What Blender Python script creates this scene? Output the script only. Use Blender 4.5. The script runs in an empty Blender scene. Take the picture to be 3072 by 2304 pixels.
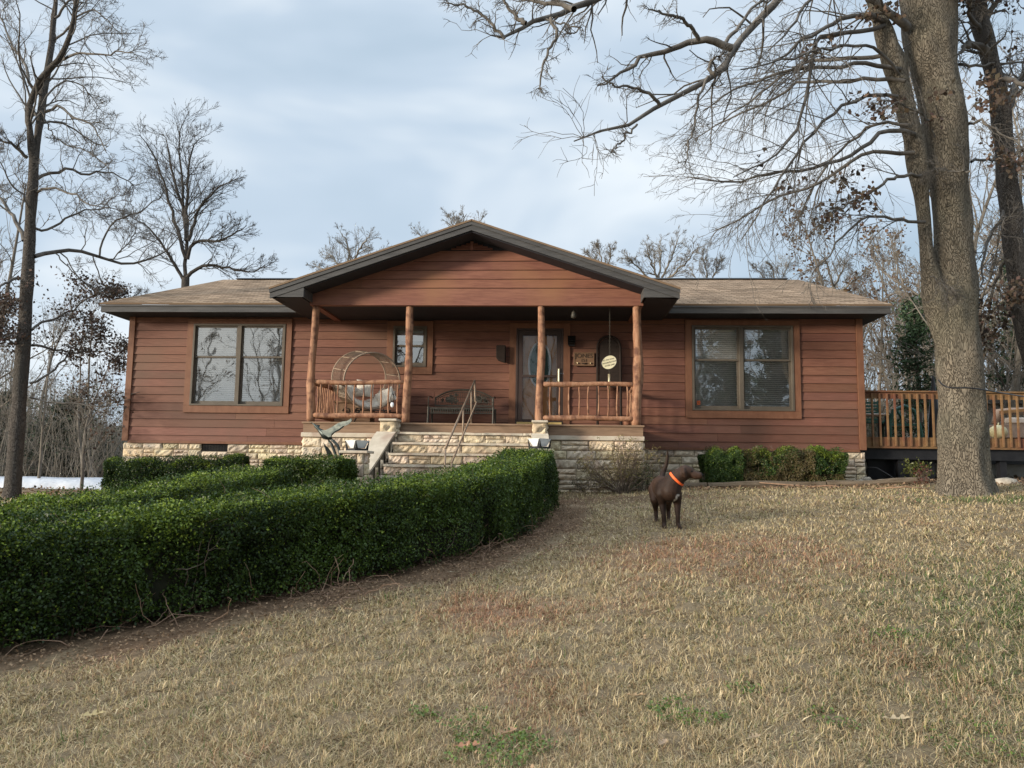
import bpy, bmesh, math, random
import numpy as np
from mathutils import Vector, Matrix
R = math.radians
random.seed(7); rng = np.random.default_rng(7)
scn = bpy.context.scene
COL = scn.collection
# ---------------------------------------------------------------- camera frame (eye at origin, y forward, z up)
FPX = 2310.0
YAW, PITCH, ROLL = R(3.524), R(5.993), R(.835)
_f = np.array([-math.sin(YAW)*math.cos(PITCH), math.cos(YAW)*math.cos(PITCH), math.sin(PITCH)])
_r0 = np.array([math.cos(YAW), math.sin(YAW), 0.]); _u0 = np.cross(_r0, _f)
_r = math.cos(ROLL)*_r0+math.sin(ROLL)*_u0; _u = -math.sin(ROLL)*_r0+math.cos(ROLL)*_u0
def S(x, y, Y):                       # point at depth Y seen in direction (x, y) of the 3072 px wide view
    d = _f+(x-1536)/FPX*_r-(y-1152)/FPX*_u
    return d*(Y/d[1])
def V(x, y, Y): return S(x*1.38879, y*1.38879, Y)
# ---------------------------------------------------------------- terrain
_gy = np.array([-60, -12, 0, 9.3, 13, 15, 17, 22, 30, 45, 70, 120, 400, 1500.])
_gz = np.array([-4, -2.5, -1.6, -.735, -.50, -.45, -.41, -.42, -.62, -1.1, -1.6, -2.0, -6, -30.])
def G(x, y):
    x = np.asarray(x, float); y = np.asarray(y, float)
    z = (np.interp(y-1.0, _gy, _gz)+np.interp(y, _gy, _gz)+np.interp(y+1.0, _gy, _gz))/3
    z = z+.035*(np.clip(x, -14, 9)-2)*np.clip((y+2)/8, 0, 1)
    z = z+.012*np.sin(x*1.3+y*.7)+.010*np.sin(x*2.9-y*2.1+1)+.007*np.sin(x*5.1+y*4.3)
    return z
def gz(x, y): return float(G(x, y))
def ground_hit(x, y):                 # where the view direction meets the ground
    d = _f+(x-1536)/FPX*_r-(y-1152)/FPX*_u
    Y = 1.0
    while Y < 60:
        p = d*(Y/d[1])
        if p[2] <= gz(p[0], p[1]): return p
        Y += .02
    return p
# ---------------------------------------------------------------- materials
MATS = {}
def nodes(m):
    m.use_nodes = True; nt = m.node_tree; nt.nodes.clear()
    o = nt.nodes.new('ShaderNodeOutputMaterial'); return nt, o
def mk(name, c1, c2=None, scale=6, stretch=(1, 1, 1), rough=.8, bump=.0, bscale=None, attr=False, metal=0, spec=.3, c3=None, s3=.8, detail=4, r2=None, bstretch=None, trans=0, contrast=(.35, .65)):
    m = bpy.data.materials.new(name); nt, out = nodes(m); N = nt.nodes; L = nt.links
    b = N.new('ShaderNodeBsdfPrincipled'); L.new(b.outputs[0], out.inputs[0])
    tc = N.new('ShaderNodeTexCoord'); mp = N.new('ShaderNodeMapping'); mp.inputs['Scale'].default_value = stretch
    L.new(tc.outputs['Object'], mp.inputs[0])
    no = N.new('ShaderNodeTexNoise'); no.inputs['Scale'].default_value = scale; no.inputs['Detail'].default_value = detail; no.inputs['Roughness'].default_value = .6
    L.new(mp.outputs[0], no.inputs[0])
    mr = N.new('ShaderNodeMapRange'); mr.inputs[1].default_value = contrast[0]; mr.inputs[2].default_value = contrast[1]; L.new(no.outputs[0], mr.inputs[0])
    mx = N.new('ShaderNodeMix'); mx.data_type = 'RGBA'; mx.inputs[6].default_value = (*c1, 1); mx.inputs[7].default_value = (*(c2 or c1), 1); L.new(mr.outputs[0], mx.inputs[0])
    col = mx.outputs[2]
    if c3:
        n3 = N.new('ShaderNodeTexNoise'); n3.inputs['Scale'].default_value = s3; n3.inputs['Detail'].default_value = 3; L.new(tc.outputs['Object'], n3.inputs[0])
        m3 = N.new('ShaderNodeMapRange'); m3.inputs[1].default_value = .48; m3.inputs[2].default_value = .68; L.new(n3.outputs[0], m3.inputs[0])
        x3 = N.new('ShaderNodeMix'); x3.data_type = 'RGBA'; L.new(m3.outputs[0], x3.inputs[0]); L.new(col, x3.inputs[6]); x3.inputs[7].default_value = (*c3, 1); col = x3.outputs[2]
    if attr:
        at = N.new('ShaderNodeAttribute'); at.attribute_name = 'col'
        ml = N.new('ShaderNodeMix'); ml.data_type = 'RGBA'; ml.blend_type = 'MULTIPLY'; ml.inputs[0].default_value = 1
        L.new(col, ml.inputs[6]); L.new(at.outputs[0], ml.inputs[7]); col = ml.outputs[2]
    L.new(col, b.inputs['Base Color'])
    b.inputs['Roughness'].default_value = rough; b.inputs['Metallic'].default_value = metal; b.inputs['Specular IOR Level'].default_value = spec
    if trans:
        t = N.new('ShaderNodeBsdfTranslucent'); L.new(col, t.inputs[0]); ms = N.new('ShaderNodeMixShader'); ms.inputs[0].default_value = trans
        L.new(b.outputs[0], ms.inputs[1]); L.new(t.outputs[0], ms.inputs[2]); L.new(ms.outputs[0], out.inputs[0])
    if bump:
        nb = N.new('ShaderNodeTexNoise'); nb.inputs['Scale'].default_value = bscale or scale*3; nb.inputs['Detail'].default_value = 5; nb.inputs['Roughness'].default_value = .65
        if bstretch:
            mb = N.new('ShaderNodeMapping'); mb.inputs['Scale'].default_value = bstretch; L.new(tc.outputs['Object'], mb.inputs[0]); L.new(mb.outputs[0], nb.inputs[0])
        else: L.new(mp.outputs[0], nb.inputs[0])
        bp = N.new('ShaderNodeBump'); bp.inputs['Strength'].default_value = 1; bp.inputs['Distance'].default_value = bump
        L.new(nb.outputs[0], bp.inputs['Height']); L.new(bp.outputs[0], b.inputs['Normal'])
    MATS[name] = m; return m
W1 = (1, 1, 1)
siding = mk('siding', (.148, .062, .040), (.205, .092, .060), 3.5, (1, 1, 14), .62, .0015, 9, attr=True, c3=(.150, .074, .048), s3=.8, bstretch=(1, 1, 16))
trimwood = mk('trim_wood', (.165, .072, .040), (.21, .098, .055), 3, (3, 3, 1.2), .6, .001, 12)
gablewood = mk('gable_wood', (.18, .072, .05), (.25, .108, .073), 3.0, (1, 1, 12), .62, .0015, 9, attr=True, c3=(.25, .115, .066), s3=.9, bstretch=(1, 1, 16))
logwood = mk('log_wood', (.25, .115, .062), (.38, .21, .125), 7, (3, 3, .5), .74, .008, 12, c3=(.13, .058, .036), s3=7)
fascia = mk('fascia_paint', (.055, .054, .054), (.085, .082, .08), 2.2, (1, 4, 9), .7, .001, 10)
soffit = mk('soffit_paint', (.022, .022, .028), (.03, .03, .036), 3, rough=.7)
deckwood = mk('deck_edge_wood', (.20, .125, .08), (.27, .175, .11), 3, (1, 3, 8), .7, .001)
deckbrown = mk('stained_deck', (.16, .092, .040), (.23, .135, .062), 3, (2, 2, 4), .7, .001, c3=(.15, .06, .036), s3=2)
stone = mk('foundation_stone', (.52, .43, .32), (.68, .58, .45), 7, rough=.9, bump=.012, bscale=14, attr=True, c3=(.46, .36, .28), s3=2.2)
mortar = mk('mortar', (.15, .125, .09), (.23, .19, .14), 12, rough=.95, bump=.004)
capstone = mk('cap_stone', (.46, .40, .31), (.58, .51, .41), 5, rough=.9, bump=.004, bscale=20, c3=(.40, .31, .24), s3=3)
winframe = mk('window_frame', (.10, .082, .062), (.13, .108, .083), 3, rough=.5)
darkmetal = mk('dark_metal', (.018, .018, .02), (.035, .033, .03), 9, rough=.45, metal=.6)
benchmetal = mk('bench_metal', (.042, .038, .029), (.075, .066, .052), 20, rough=.55, metal=.15)
railmetal = mk('rail_metal', (.20, .14, .10), (.28, .21, .15), 9, rough=.5, metal=.3)
birdmetal = mk('bird_metal', (.035, .045, .045), (.09, .10, .09), 9, rough=.42, metal=.7)
wicker = mk('wicker', (.24, .175, .125), (.36, .27, .20), 30, rough=.6)
cushion = mk('cushion_cloth', (.70, .63, .53), (.80, .74, .64), 8, rough=.95, bump=.003, bscale=40)
white = mk('white_ceramic', (.74, .76, .77), (.80, .81, .80), 4, rough=.3)
black = mk('black_paint', (.012, .012, .014), (.02, .02, .022), 6, rough=.35)
ivory = mk('sign_face', (.62, .56, .36), (.72, .66, .46), 6, rough=.6)
signwood = mk('sign_wood', (.16, .09, .05), (.22, .13, .075), 6, (1, 1, 8), .6)
lettering = mk('lettering', (.045, .03, .02), (.06, .04, .025), 6, rough=.5)
brass = mk('brass', (.75, .62, .36), (.85, .75, .5), 5, rough=.3, metal=.7)
oak_door = mk('oak_door', (.42, .19, .06), (.56, .28, .10), 4, (3, 3, .7), .4)
storm = mk('storm_door_frame', (.05, .033, .028), (.07, .045, .036), 3, rough=.4)
blindm = mk('blind_slat', (.84, .84, .82), (.88, .88, .86), 5, rough=.5)
roomm = mk('room_inside', (.09, .08, .07), (.14, .125, .11), 2, rough=.9)
yellow = mk('threshold_wood', (.62, .45, .16), (.7, .52, .22), 4, rough=.5)
orange = mk('orange_webbing', (.85, .12, .025), (.9, .16, .04), 30, rough=.5)
stickm = mk('orange_sticker', (.7, .13, .03), (.75, .16, .05), 4, rough=.4)
greenplastic = mk('green_plastic', (.02, .07, .05), (.03, .095, .07), 4, rough=.4)
greyboard = mk('grey_board', (.22, .20, .17), (.30, .27, .23), 4, (1, 1, 8), .8)
sofam = mk('sofa_cloth', (.20, .15, .12), (.26, .20, .16), 8, rough=.9)
paleclo = mk('pale_cloth', (.55, .48, .42), (.62, .55, .48), 8, rough=.9)
pumpm = mk('pumpkin_skin', (.52, .47, .27), (.62, .57, .36), 4, rough=.5)
tarp = mk('white_tarp', (.46, .49, .53), (.58, .60, .64), 1.5, rough=.5, bump=.05, bscale=2.5)
concrete = mk('concrete', (.30, .27, .22), (.40, .37, .31), 5, rough=.9, bump=.004)
timber = mk('landscape_timber', (.10, .075, .05), (.17, .13, .09), 4, (1, 5, 5), .9, .006)
terracotta = mk('terracotta', (.30, .13, .07), (.36, .17, .10), 5, rough=.7)
litter_leaf = mk('dead_leaf', W1, W1, 5, rough=.8, attr=True, trans=.2)
leafm = mk('boxwood_leaf', W1, (.8, .85, .75), 9, rough=.42, attr=True, spec=.28, trans=.22)
needle = mk('needle_foliage', W1, (.8, .85, .8), 5, rough=.7, attr=True, trans=.1)
twigm = mk('twig_bark', (.13, .095, .07), (.22, .17, .13), 8, rough=.9)
hedgecore = mk('dark_core', (.012, .014, .006), (.022, .022, .011), 12, rough=1)
grassm = mk('grass_blade', W1, (.85, .85, .82), 1.4, rough=.75, attr=True, spec=.2, trans=.25)
furm = mk('short_fur', W1, (.72, .72, .72), 30, rough=.6, attr=True, spec=.2, bump=.002, bscale=180)
rock = mk('rock', (.30, .26, .2), (.48, .42, .34), 9, rough=.95, bump=.01)
hill = mk('wooded_hill', (.05, .05, .038), (.09, .085, .065), 1.2, rough=1)
def bark(name, c1, c2, c3, sc=14, depth=.03, zst=.28):
    m = bpy.data.materials.new(name); nt, out = nodes(m); N = nt.nodes; L = nt.links
    b = N.new('ShaderNodeBsdfPrincipled'); L.new(b.outputs[0], out.inputs[0]); b.inputs['Roughness'].default_value = .92; b.inputs['Specular IOR Level'].default_value = .15
    tc = N.new('ShaderNodeTexCoord'); mp = N.new('ShaderNodeMapping'); mp.inputs['Scale'].default_value = (1, 1, zst); L.new(tc.outputs['Object'], mp.inputs[0])
    nw = N.new('ShaderNodeTexNoise'); nw.inputs['Scale'].default_value = 5; L.new(mp.outputs[0], nw.inputs[0])
    ad = N.new('ShaderNodeMix'); ad.data_type = 'RGBA'; ad.blend_type = 'LINEAR_LIGHT'; ad.inputs[0].default_value = .22; L.new(mp.outputs[0], ad.inputs[6]); L.new(nw.outputs[1], ad.inputs[7])
    vo = N.new('ShaderNodeTexVoronoi'); vo.feature = 'DISTANCE_TO_EDGE'; vo.inputs['Scale'].default_value = sc; L.new(ad.outputs[2], vo.inputs[0])
    v2 = N.new('ShaderNodeTexNoise'); v2.inputs['Scale'].default_value = sc*2.5; v2.inputs['Detail'].default_value = 5; L.new(mp.outputs[0], v2.inputs[0])
    mr = N.new('ShaderNodeMapRange'); mr.inputs[1].default_value = .0; mr.inputs[2].default_value = .12; L.new(vo.outputs[0], mr.inputs[0])
    mx = N.new('ShaderNodeMix'); mx.data_type = 'RGBA'; mx.inputs[6].default_value = (*c1, 1); mx.inputs[7].default_value = (*c2, 1); L.new(mr.outputs[0], mx.inputs[0])
    n3 = N.new('ShaderNodeTexNoise'); n3.inputs['Scale'].default_value = 1.3; n3.inputs['Detail'].default_value = 4; L.new(tc.outputs['Object'], n3.inputs[0])
    m3 = N.new('ShaderNodeMapRange'); m3.inputs[1].default_value = .45; m3.inputs[2].default_value = .7; m3.inputs[4].default_value = .75; L.new(n3.outputs[0], m3.inputs[0])
    x3 = N.new('ShaderNodeMix'); x3.data_type = 'RGBA'; L.new(m3.outputs[0], x3.inputs[0]); L.new(mx.outputs[2], x3.inputs[6]); x3.inputs[7].default_value = (*c3, 1)
    L.new(x3.outputs[2], b.inputs['Base Color'])
    am = N.new('ShaderNodeMath'); am.operation = 'MULTIPLY_ADD'; L.new(v2.outputs[0], am.inputs[0]); am.inputs[1].default_value = .5; L.new(mr.outputs[0], am.inputs[2])
    bp = N.new('ShaderNodeBump'); bp.inputs['Distance'].default_value = depth; L.new(am.outputs[0], bp.inputs['Height']); L.new(bp.outputs[0], b.inputs['Normal'])
    return m
oakbark = bark('oak_bark', (.085, .069, .052), (.205, .174, .132), (.165, .15, .11), 34, .02, .30)
darkbark = bark('grey_bark', (.045, .038, .032), (.12, .105, .092), (.095, .087, .075), 40, .018, .34)
limbbark = mk('limb_bark', (.075, .066, .057), (.155, .14, .122), 5, (1, 1, .6), .9, .006, 30)
woodsbark = mk('woods_bark', (.10, .085, .068), (.20, .175, .145), 3, (1, 1, .5), .95)
woodsbark2 = mk('woods_bark_pale', (.13, .112, .09), (.22, .195, .16), 3, (1, 1, .5), .95)
def shingle():
    m = bpy.data.materials.new('roof_shingle'); nt, out = nodes(m); N = nt.nodes; L = nt.links
    b = N.new('ShaderNodeBsdfPrincipled'); L.new(b.outputs[0], out.inputs[0]); b.inputs['Roughness'].default_value = .95; b.inputs['Specular IOR Level'].default_value = .1
    tc = N.new('ShaderNodeTexCoord')
    br = N.new('ShaderNodeTexBrick'); br.inputs['Scale'].default_value = 1; br.inputs['Brick Width'].default_value = .30; br.inputs['Row Height'].default_value = .14; br.inputs['Mortar Size'].default_value = .009
    br.inputs['Color1'].default_value = (.175, .118, .076, 1); br.inputs['Color2'].default_value = (.37, .265, .178, 1); br.inputs['Mortar'].default_value = (.05, .04, .03, 1); br.inputs['Bias'].default_value = -.05
    L.new(tc.outputs['UV'], br.inputs[0])
    no = N.new('ShaderNodeTexNoise'); no.inputs['Scale'].default_value = 1.1; no.inputs['Detail'].default_value = 6; L.new(tc.outputs['UV'], no.inputs[0])
    mr = N.new('ShaderNodeMapRange'); mr.inputs[1].default_value = .35; mr.inputs[2].default_value = .7; mr.inputs[3].default_value = .8; mr.inputs[4].default_value = 1.2; L.new(no.outputs[0], mr.inputs[0])
    ml = N.new('ShaderNodeMix'); ml.data_type = 'RGBA'; ml.blend_type = 'MULTIPLY'; ml.inputs[0].default_value = 1; L.new(br.outputs[0], ml.inputs[6]); L.new(mr.outputs[0], ml.inputs[7])
    L.new(ml.outputs[2], b.inputs['Base Color'])
    bp = N.new('ShaderNodeBump'); bp.inputs['Distance'].default_value = .01; bp.invert = True; L.new(br.outputs['Fac'], bp.inputs['Height']); L.new(bp.outputs[0], b.inputs['Normal'])
    return m
shing = shingle()
def glass(refl, tint, name):
    m = bpy.data.materials.new(name); nt, out = nodes(m); N = nt.nodes; L = nt.links
    g = N.new('ShaderNodeBsdfGlossy'); g.inputs['Roughness'].default_value = .015; g.inputs[0].default_value = (.95, .95, .93, 1)
    t = N.new('ShaderNodeBsdfTransparent'); t.inputs[0].default_value = (*tint, 1)
    lw = N.new('ShaderNodeFresnel'); lw.inputs['IOR'].default_value = 1.5
    ad = N.new('ShaderNodeMath'); ad.operation = 'ADD'; ad.use_clamp = True; ad.inputs[1].default_value = refl; L.new(lw.outputs[0], ad.inputs[0])
    ms = N.new('ShaderNodeMixShader'); L.new(ad.outputs[0], ms.inputs[0]); L.new(t.outputs[0], ms.inputs[1]); L.new(g.outputs[0], ms.inputs[2]); L.new(ms.outputs[0], out.inputs[0])
    tc = N.new('ShaderNodeTexCoord'); no = N.new('ShaderNodeTexNoise'); no.inputs['Scale'].default_value = 2.2; no.inputs['Detail'].default_value = 1; L.new(tc.outputs['Object'], no.inputs[0])
    bp = N.new('ShaderNodeBump'); bp.inputs['Distance'].default_value = .0016; L.new(no.outputs[0], bp.inputs['Height']); L.new(bp.outputs[0], g.inputs['Normal'])
    return m
darkwood = mk('dark_wood', (.020, .013, .010), (.03, .02, .015), 5, (1, 1, 5), .85)
paneglass = glass(.25, (.94, .94, .94), 'window_glass'); doorglass = glass(.025, (.95, .95, .95), 'storm_glass')
def ground_mat():
    m = bpy.data.materials.new('lawn_soil'); nt, out = nodes(m); N = nt.nodes; L = nt.links
    b = N.new('ShaderNodeBsdfPrincipled'); L.new(b.outputs[0], out.inputs[0]); b.inputs['Roughness'].default_value = .95; b.inputs['Specular IOR Level'].default_value = .1
    tc = N.new('ShaderNodeTexCoord'); at = N.new('ShaderNodeAttribute'); at.attribute_name = 'col'
    n1 = N.new('ShaderNodeTexNoise'); n1.inputs['Scale'].default_value = 22; n1.inputs['Detail'].default_value = 8; n1.inputs['Roughness'].default_value = .7; L.new(tc.outputs['Object'], n1.inputs[0])
    r1 = N.new('ShaderNodeMapRange'); r1.inputs[1].default_value = .3; r1.inputs[2].default_value = .7; r1.inputs[3].default_value = .55; r1.inputs[4].default_value = 1.35; L.new(n1.outputs[0], r1.inputs[0])
    ml = N.new('ShaderNodeMix'); ml.data_type = 'RGBA'; ml.blend_type = 'MULTIPLY'; ml.inputs[0].default_value = 1; L.new(at.outputs[0], ml.inputs[6]); L.new(r1.outputs[0], ml.inputs[7])
    L.new(ml.outputs[2], b.inputs['Base Color'])
    bp = N.new('ShaderNodeBump'); bp.inputs['Distance'].default_value = .02; L.new(n1.outputs[0], bp.inputs['Height']); L.new(bp.outputs[0], b.inputs['Normal'])
    return m
soil = ground_mat()
# ---------------------------------------------------------------- mesh helpers
def tag(o, label=None, cat=None, group=None, kind=None):
    if label: o['label'] = label
    if cat: o['category'] = cat
    if group: o['group'] = group
    if kind: o['kind'] = kind
    return o
def empty(name, loc, label=None, cat=None, group=None, rz=0):
    o = bpy.data.objects.new(name, None); COL.objects.link(o); o.location = loc; o.rotation_euler = (0, 0, rz); o.empty_display_size = .2
    return tag(o, label, cat, group)
def link(me, name, mat, parent=None, smooth=False):
    o = bpy.data.objects.new(name, me); COL.objects.link(o); me.materials.append(mat)
    if parent is not None:               # meshes are built in world space, so undo the placement of the thing's Empty
        o.parent = parent
        if parent.type == 'EMPTY': o.matrix_parent_inverse = Matrix.LocRotScale(parent.location, parent.rotation_euler, None).inverted()
    if smooth: me.polygons.foreach_set('use_smooth', [True]*len(me.polygons))
    me.update(); return o
def fast(name, verts, faces, mat, parent=None, col=None, smooth=False):
    """verts Nx3, faces MxK arrays -> one mesh object"""
    verts = np.ascontiguousarray(verts, np.float32); faces = np.ascontiguousarray(faces, np.int32)
    me = bpy.data.meshes.new(name); n, k = faces.shape
    me.vertices.add(len(verts)); me.vertices.foreach_set('co', verts.ravel())
    me.loops.add(n*k); me.loops.foreach_set('vertex_index', faces.ravel())
    me.polygons.add(n); me.polygons.foreach_set('loop_start', np.arange(0, n*k, k, dtype=np.int32))
    try: me.polygons.foreach_set('loop_total', np.full(n, k, np.int32))
    except Exception: pass
    me.update(calc_edges=True)
    if col is not None:
        a = me.color_attributes.new('col', 'FLOAT_COLOR', 'POINT'); c = np.ones((len(verts), 4), np.float32); c[:, :3] = col; a.data.foreach_set('color', c.ravel())
    return link(me, name, mat, parent, smooth)
class MB:
    def __init__(s): s.v = []; s.f = []; s.c = []; s.tint = (1, 1, 1)
    def add(s, vs, fs):
        b = len(s.v); s.v += [tuple(map(float, v)) for v in vs]; s.f += [tuple(b+i for i in f) for f in fs]; s.c += [s.tint]*len(vs)
        return s
    def box(s, x0, x1, y0, y1, z0, z1):
        vs = [(x, y, z) for x in (x0, x1) for y in (y0, y1) for z in (z0, z1)]
        return s.add(vs, [(0, 1, 3, 2), (4, 6, 7, 5), (0, 4, 5, 1), (2, 3, 7, 6), (0, 2, 6, 4), (1, 5, 7, 3)])
    def obox(s, c, ax, ay, az):          # oriented box: centre + three half axes
        c, ax, ay, az = map(np.asarray, (c, ax, ay, az))
        vs = [c+i*ax+j*ay+k*az for i in (-1, 1) for j in (-1, 1) for k in (-1, 1)]
        return s.add(vs, [(0, 1, 3, 2), (4, 6, 7, 5), (0, 4, 5, 1), (2, 3, 7, 6), (0, 2, 6, 4), (1, 5, 7, 3)])
    def bar(s, a, b, w, h, up=(0, 0, 1)):
        a = np.asarray(a, float); b = np.asarray(b, float); d = b-a; L = np.linalg.norm(d); d /= L
        x = np.cross(d, up); n = np.linalg.norm(x); x = np.array([1., 0, 0]) if n < 1e-4 else x/n; z = np.cross(x, d)
        return s.obox((a+b)/2, x*w/2, d*L/2, z*h/2)
    def tube(s, pts, rad, n=8, caps=True):
        pts = [np.asarray(p, float) for p in pts]; K = len(pts)
        if not hasattr(rad, '__len__'): rad = [rad]*K
        T = [pts[min(i+1, K-1)]-pts[max(i-1, 0)] for i in range(K)]; T = [t/(np.linalg.norm(t)+1e-9) for t in T]
        ref = np.array([0, 0, 1.]) if abs(T[0][2]) < .9 else np.array([1., 0, 0]); u = np.cross(T[0], ref); u /= np.linalg.norm(u)
        vs = []
        for p, t, r in zip(pts, T, rad):
            u = u-t*np.dot(u, t); u /= np.linalg.norm(u)+1e-9; w = np.cross(t, u)
            vs += [p+r*(math.cos(2*math.pi*k/n)*u+math.sin(2*math.pi*k/n)*w) for k in range(n)]
        fs = [(i*n+k, i*n+(k+1) % n, (i+1)*n+(k+1) % n, (i+1)*n+k) for i in range(K-1) for k in range(n)]
        if caps: fs += [tuple(range(n))[::-1], tuple((K-1)*n+k for k in range(n))]
        return s.add(vs, fs)
    def lathe(s, prof, c=(0, 0, 0), n=16, sx=1, sy=1):
        vs = []; K = len(prof)
        for r, z in prof: vs += [(c[0]+sx*r*math.cos(2*math.pi*k/n), c[1]+sy*r*math.sin(2*math.pi*k/n), c[2]+z) for k in range(n)]
        fs = [(i*n+k, i*n+(k+1) % n, (i+1)*n+(k+1) % n, (i+1)*n+k) for i in range(K-1) for k in range(n)]
        fs += [tuple(range(n))[::-1], tuple((K-1)*n+k for k in range(n))]
        return s.add(vs, fs)
    def ell(s, c, rx, ry, rz, n=12, m=8, rot=None):
        vs = []; 
        for i in range(m+1):
            a = math.pi*i/m-math.pi/2
            for k in range(n):
                p = Vector((rx*math.cos(a)*math.cos(2*math.pi*k/n), ry*math.cos(a)*math.sin(2*math.pi*k/n), rz*math.sin(a)))
                if rot: p = rot @ p
                vs.append((c[0]+p.x, c[1]+p.y, c[2]+p.z))
        return s.add(vs, [(i*n+k, i*n+(k+1) % n, (i+1)*n+(k+1) % n, (i+1)*n+k) for i in range(m) for k in range(n)])
    def prism(s, poly, off):             # poly: 3-D points, extruded by vector off
        n = len(poly); poly = [np.asarray(p, float) for p in poly]; off = np.asarray(off, float)
        vs = poly+[p+off for p in poly]
        return s.add(vs, [tuple(range(n))[::-1], tuple(range(n, 2*n))]+[(i, (i+1) % n, n+(i+1) % n, n+i) for i in range(n)])
    def build(s, name, mat, parent=None, smooth=False, bevel=0):
        me = bpy.data.meshes.new(name); me.from_pydata(s.v, [], s.f)
        a = me.color_attributes.new('col', 'FLOAT_COLOR', 'POINT'); c = np.ones((len(s.v), 4), np.float32); c[:, :3] = np.array(s.c); a.data.foreach_set('color', c.ravel())
        bm = bmesh.new(); bm.from_mesh(me); bmesh.ops.recalc_face_normals(bm, faces=bm.faces); bm.to_mesh(me); bm.free()
        o = link(me, name, mat, parent)
        if smooth:
            me.polygons.foreach_set('use_smooth', [len(p.vertices) <= 4 for p in me.polygons])
        if bevel:
            md = o.modifiers.new('bevel', 'BEVEL'); md.width = bevel; md.segments = 2; md.limit_method = 'ANGLE'
        return o
def text_mesh(name, body, size, mat, parent, M, ext=.004, align='CENTER'):
    cu = bpy.data.curves.new(name, 'FONT'); cu.body = body; cu.size = size; cu.extrude = ext; cu.align_x = align; cu.align_y = 'CENTER'; cu.space_line = .9
    o = bpy.data.objects.new('tmp_text', cu); COL.objects.link(o); dg = bpy.context.evaluated_depsgraph_get(); dg.update()
    me = bpy.data.meshes.new_from_object(o.evaluated_get(dg)); bpy.data.objects.remove(o); me.materials.clear(); me.transform(M); me.name = name
    return link(me, name, mat, parent)
FACE = Matrix.Rotation(R(90), 4, 'X')      # text lying in XZ plane facing -Y
def snoise(p, f, seed=0, n=5):
    g = np.random.default_rng(seed+991); k = g.normal(size=(n, p.shape[1]))*f; ph = g.uniform(0, 6.28, n)
    return np.sin(p @ k.T+ph).sum(1)/n**.5
def copy_tree(o, parent=None):
    c = o.copy(); COL.objects.link(c); c.parent = parent
    for ch in [x for x in o.children]: copy_tree(ch, c)
    return c
# ================================================================= HOUSE
XL, XR, YW = -9.84, 6.53, 16.9
ZB, ZS, ZDECK = .43, 3.26, .80             # siding bottom, soffit, porch deck top
house = empty('house', (-1.7, 17, -.4), 'long single storey house with red-brown lap siding, log-post porch and stone foundation', 'house')
WIN = {'left': (-8.33, -6.19, 1.235, 3.10, -7.25), 'right': (2.895, 5.065, 1.235, 3.10, 3.95), 'small': (-3.72, -2.965, 2.14, 3.06, None)}
DOOR = (-.955, .087, .80, 3.02)
opens = [(a-.02, b+.02, c-.02, d+.02) for a, b, c, d, _ in WIN.values()]+[(DOOR[0]-.02, DOOR[1]+.02, ZB, DOOR[3]+.02)]
trims = [(a-.15, b+.15, c-.16, d+.14) for a, b, c, d, _ in WIN.values()]+[(DOOR[0]-.15, DOOR[1]+.15, ZB, DOOR[3]+.13)]
def intervals(x0, x1, z0, z1, blocks):
    segs = [(x0, x1)]
    for a, b, c, d in blocks:
        if (z0+z1)/2 > c and (z0+z1)/2 < d:
            ns = []
            for s, e in segs:
                if b <= s or a >= e: ns.append((s, e)); continue
                if a > s: ns.append((s, a))
                if b < e: ns.append((b, e))
            segs = ns
    return segs
def tintrnd(a=.82, b=1.16):
    g = random.uniform(a, b); return (g, g*random.uniform(.96, 1.04), g*random.uniform(.95, 1.05))
# sheathing behind the boards (grid around the openings)
mb = MB(); xs = sorted({XL+.03, XR-.03, *[v for o in opens for v in o[:2]]}); zs = sorted({ZB+.02, ZS+.05, *[v for o in opens for v in o[2:] if ZB+.02 < v < ZS]})
for i in range(len(xs)-1):
    for j in range(len(zs)-1):
        cx, cz = (xs[i]+xs[i+1])/2, (zs[j]+zs[j+1])/2
        if not any(o[0] < cx < o[1] and o[2] < cz < o[3] for o in opens): mb.box(xs[i], xs[i+1], YW+.025, YW+.14, zs[j], zs[j+1])
mb.box(XL+.03, XL+.15, YW+.14, 27.8, ZB+.02, ZS+.05); mb.box(XR-.15, XR-.03, YW+.14, 27.8, ZB+.02, ZS+.05); mb.box(XL+.03, XR-.03, 27.8, 27.95, ZB+.02, ZS+.05)
mb.build('wall_sheathing', soffit, house)
def lap(mb, x0, x1, z0, z1, Y=YW, t=.028, zr=None):     # one lap board: thick at the bottom, thin at the top
    mb.tint = tintrnd(); y0 = Y-.002
    qa, qb = zr or (z0, z1); ya, yb = y0+t*.75*(qa-z0)/(z1-z0), y0+t*.75*(qb-z0)/(z1-z0)
    vs = [(x, y, z) for x in (x0, x1) for (y, z) in ((ya, qa), (yb, qb), (Y+.025, qb), (Y+.025, qa))]
    mb.add(vs, [(0, 1, 2, 3), (7, 6, 5, 4), (0, 4, 5, 1), (1, 5, 6, 2), (2, 6, 7, 3), (3, 7, 4, 0)])
mb = MB(); z = ZB+.13; zl = [ZB]
while z < ZS: zl.append(z); z += .1836
zl.append(ZS+.02)
rows_ = []
for z0, z1 in zip(zl, zl[1:]):
    zc = sorted({z0, z1, *[v for t_ in trims for v in t_[2:] if z0+.012 < v < z1-.012]})
    rows_ += [(z0, z1, a_, b_) for a_, b_ in zip(zc, zc[1:])]
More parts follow.
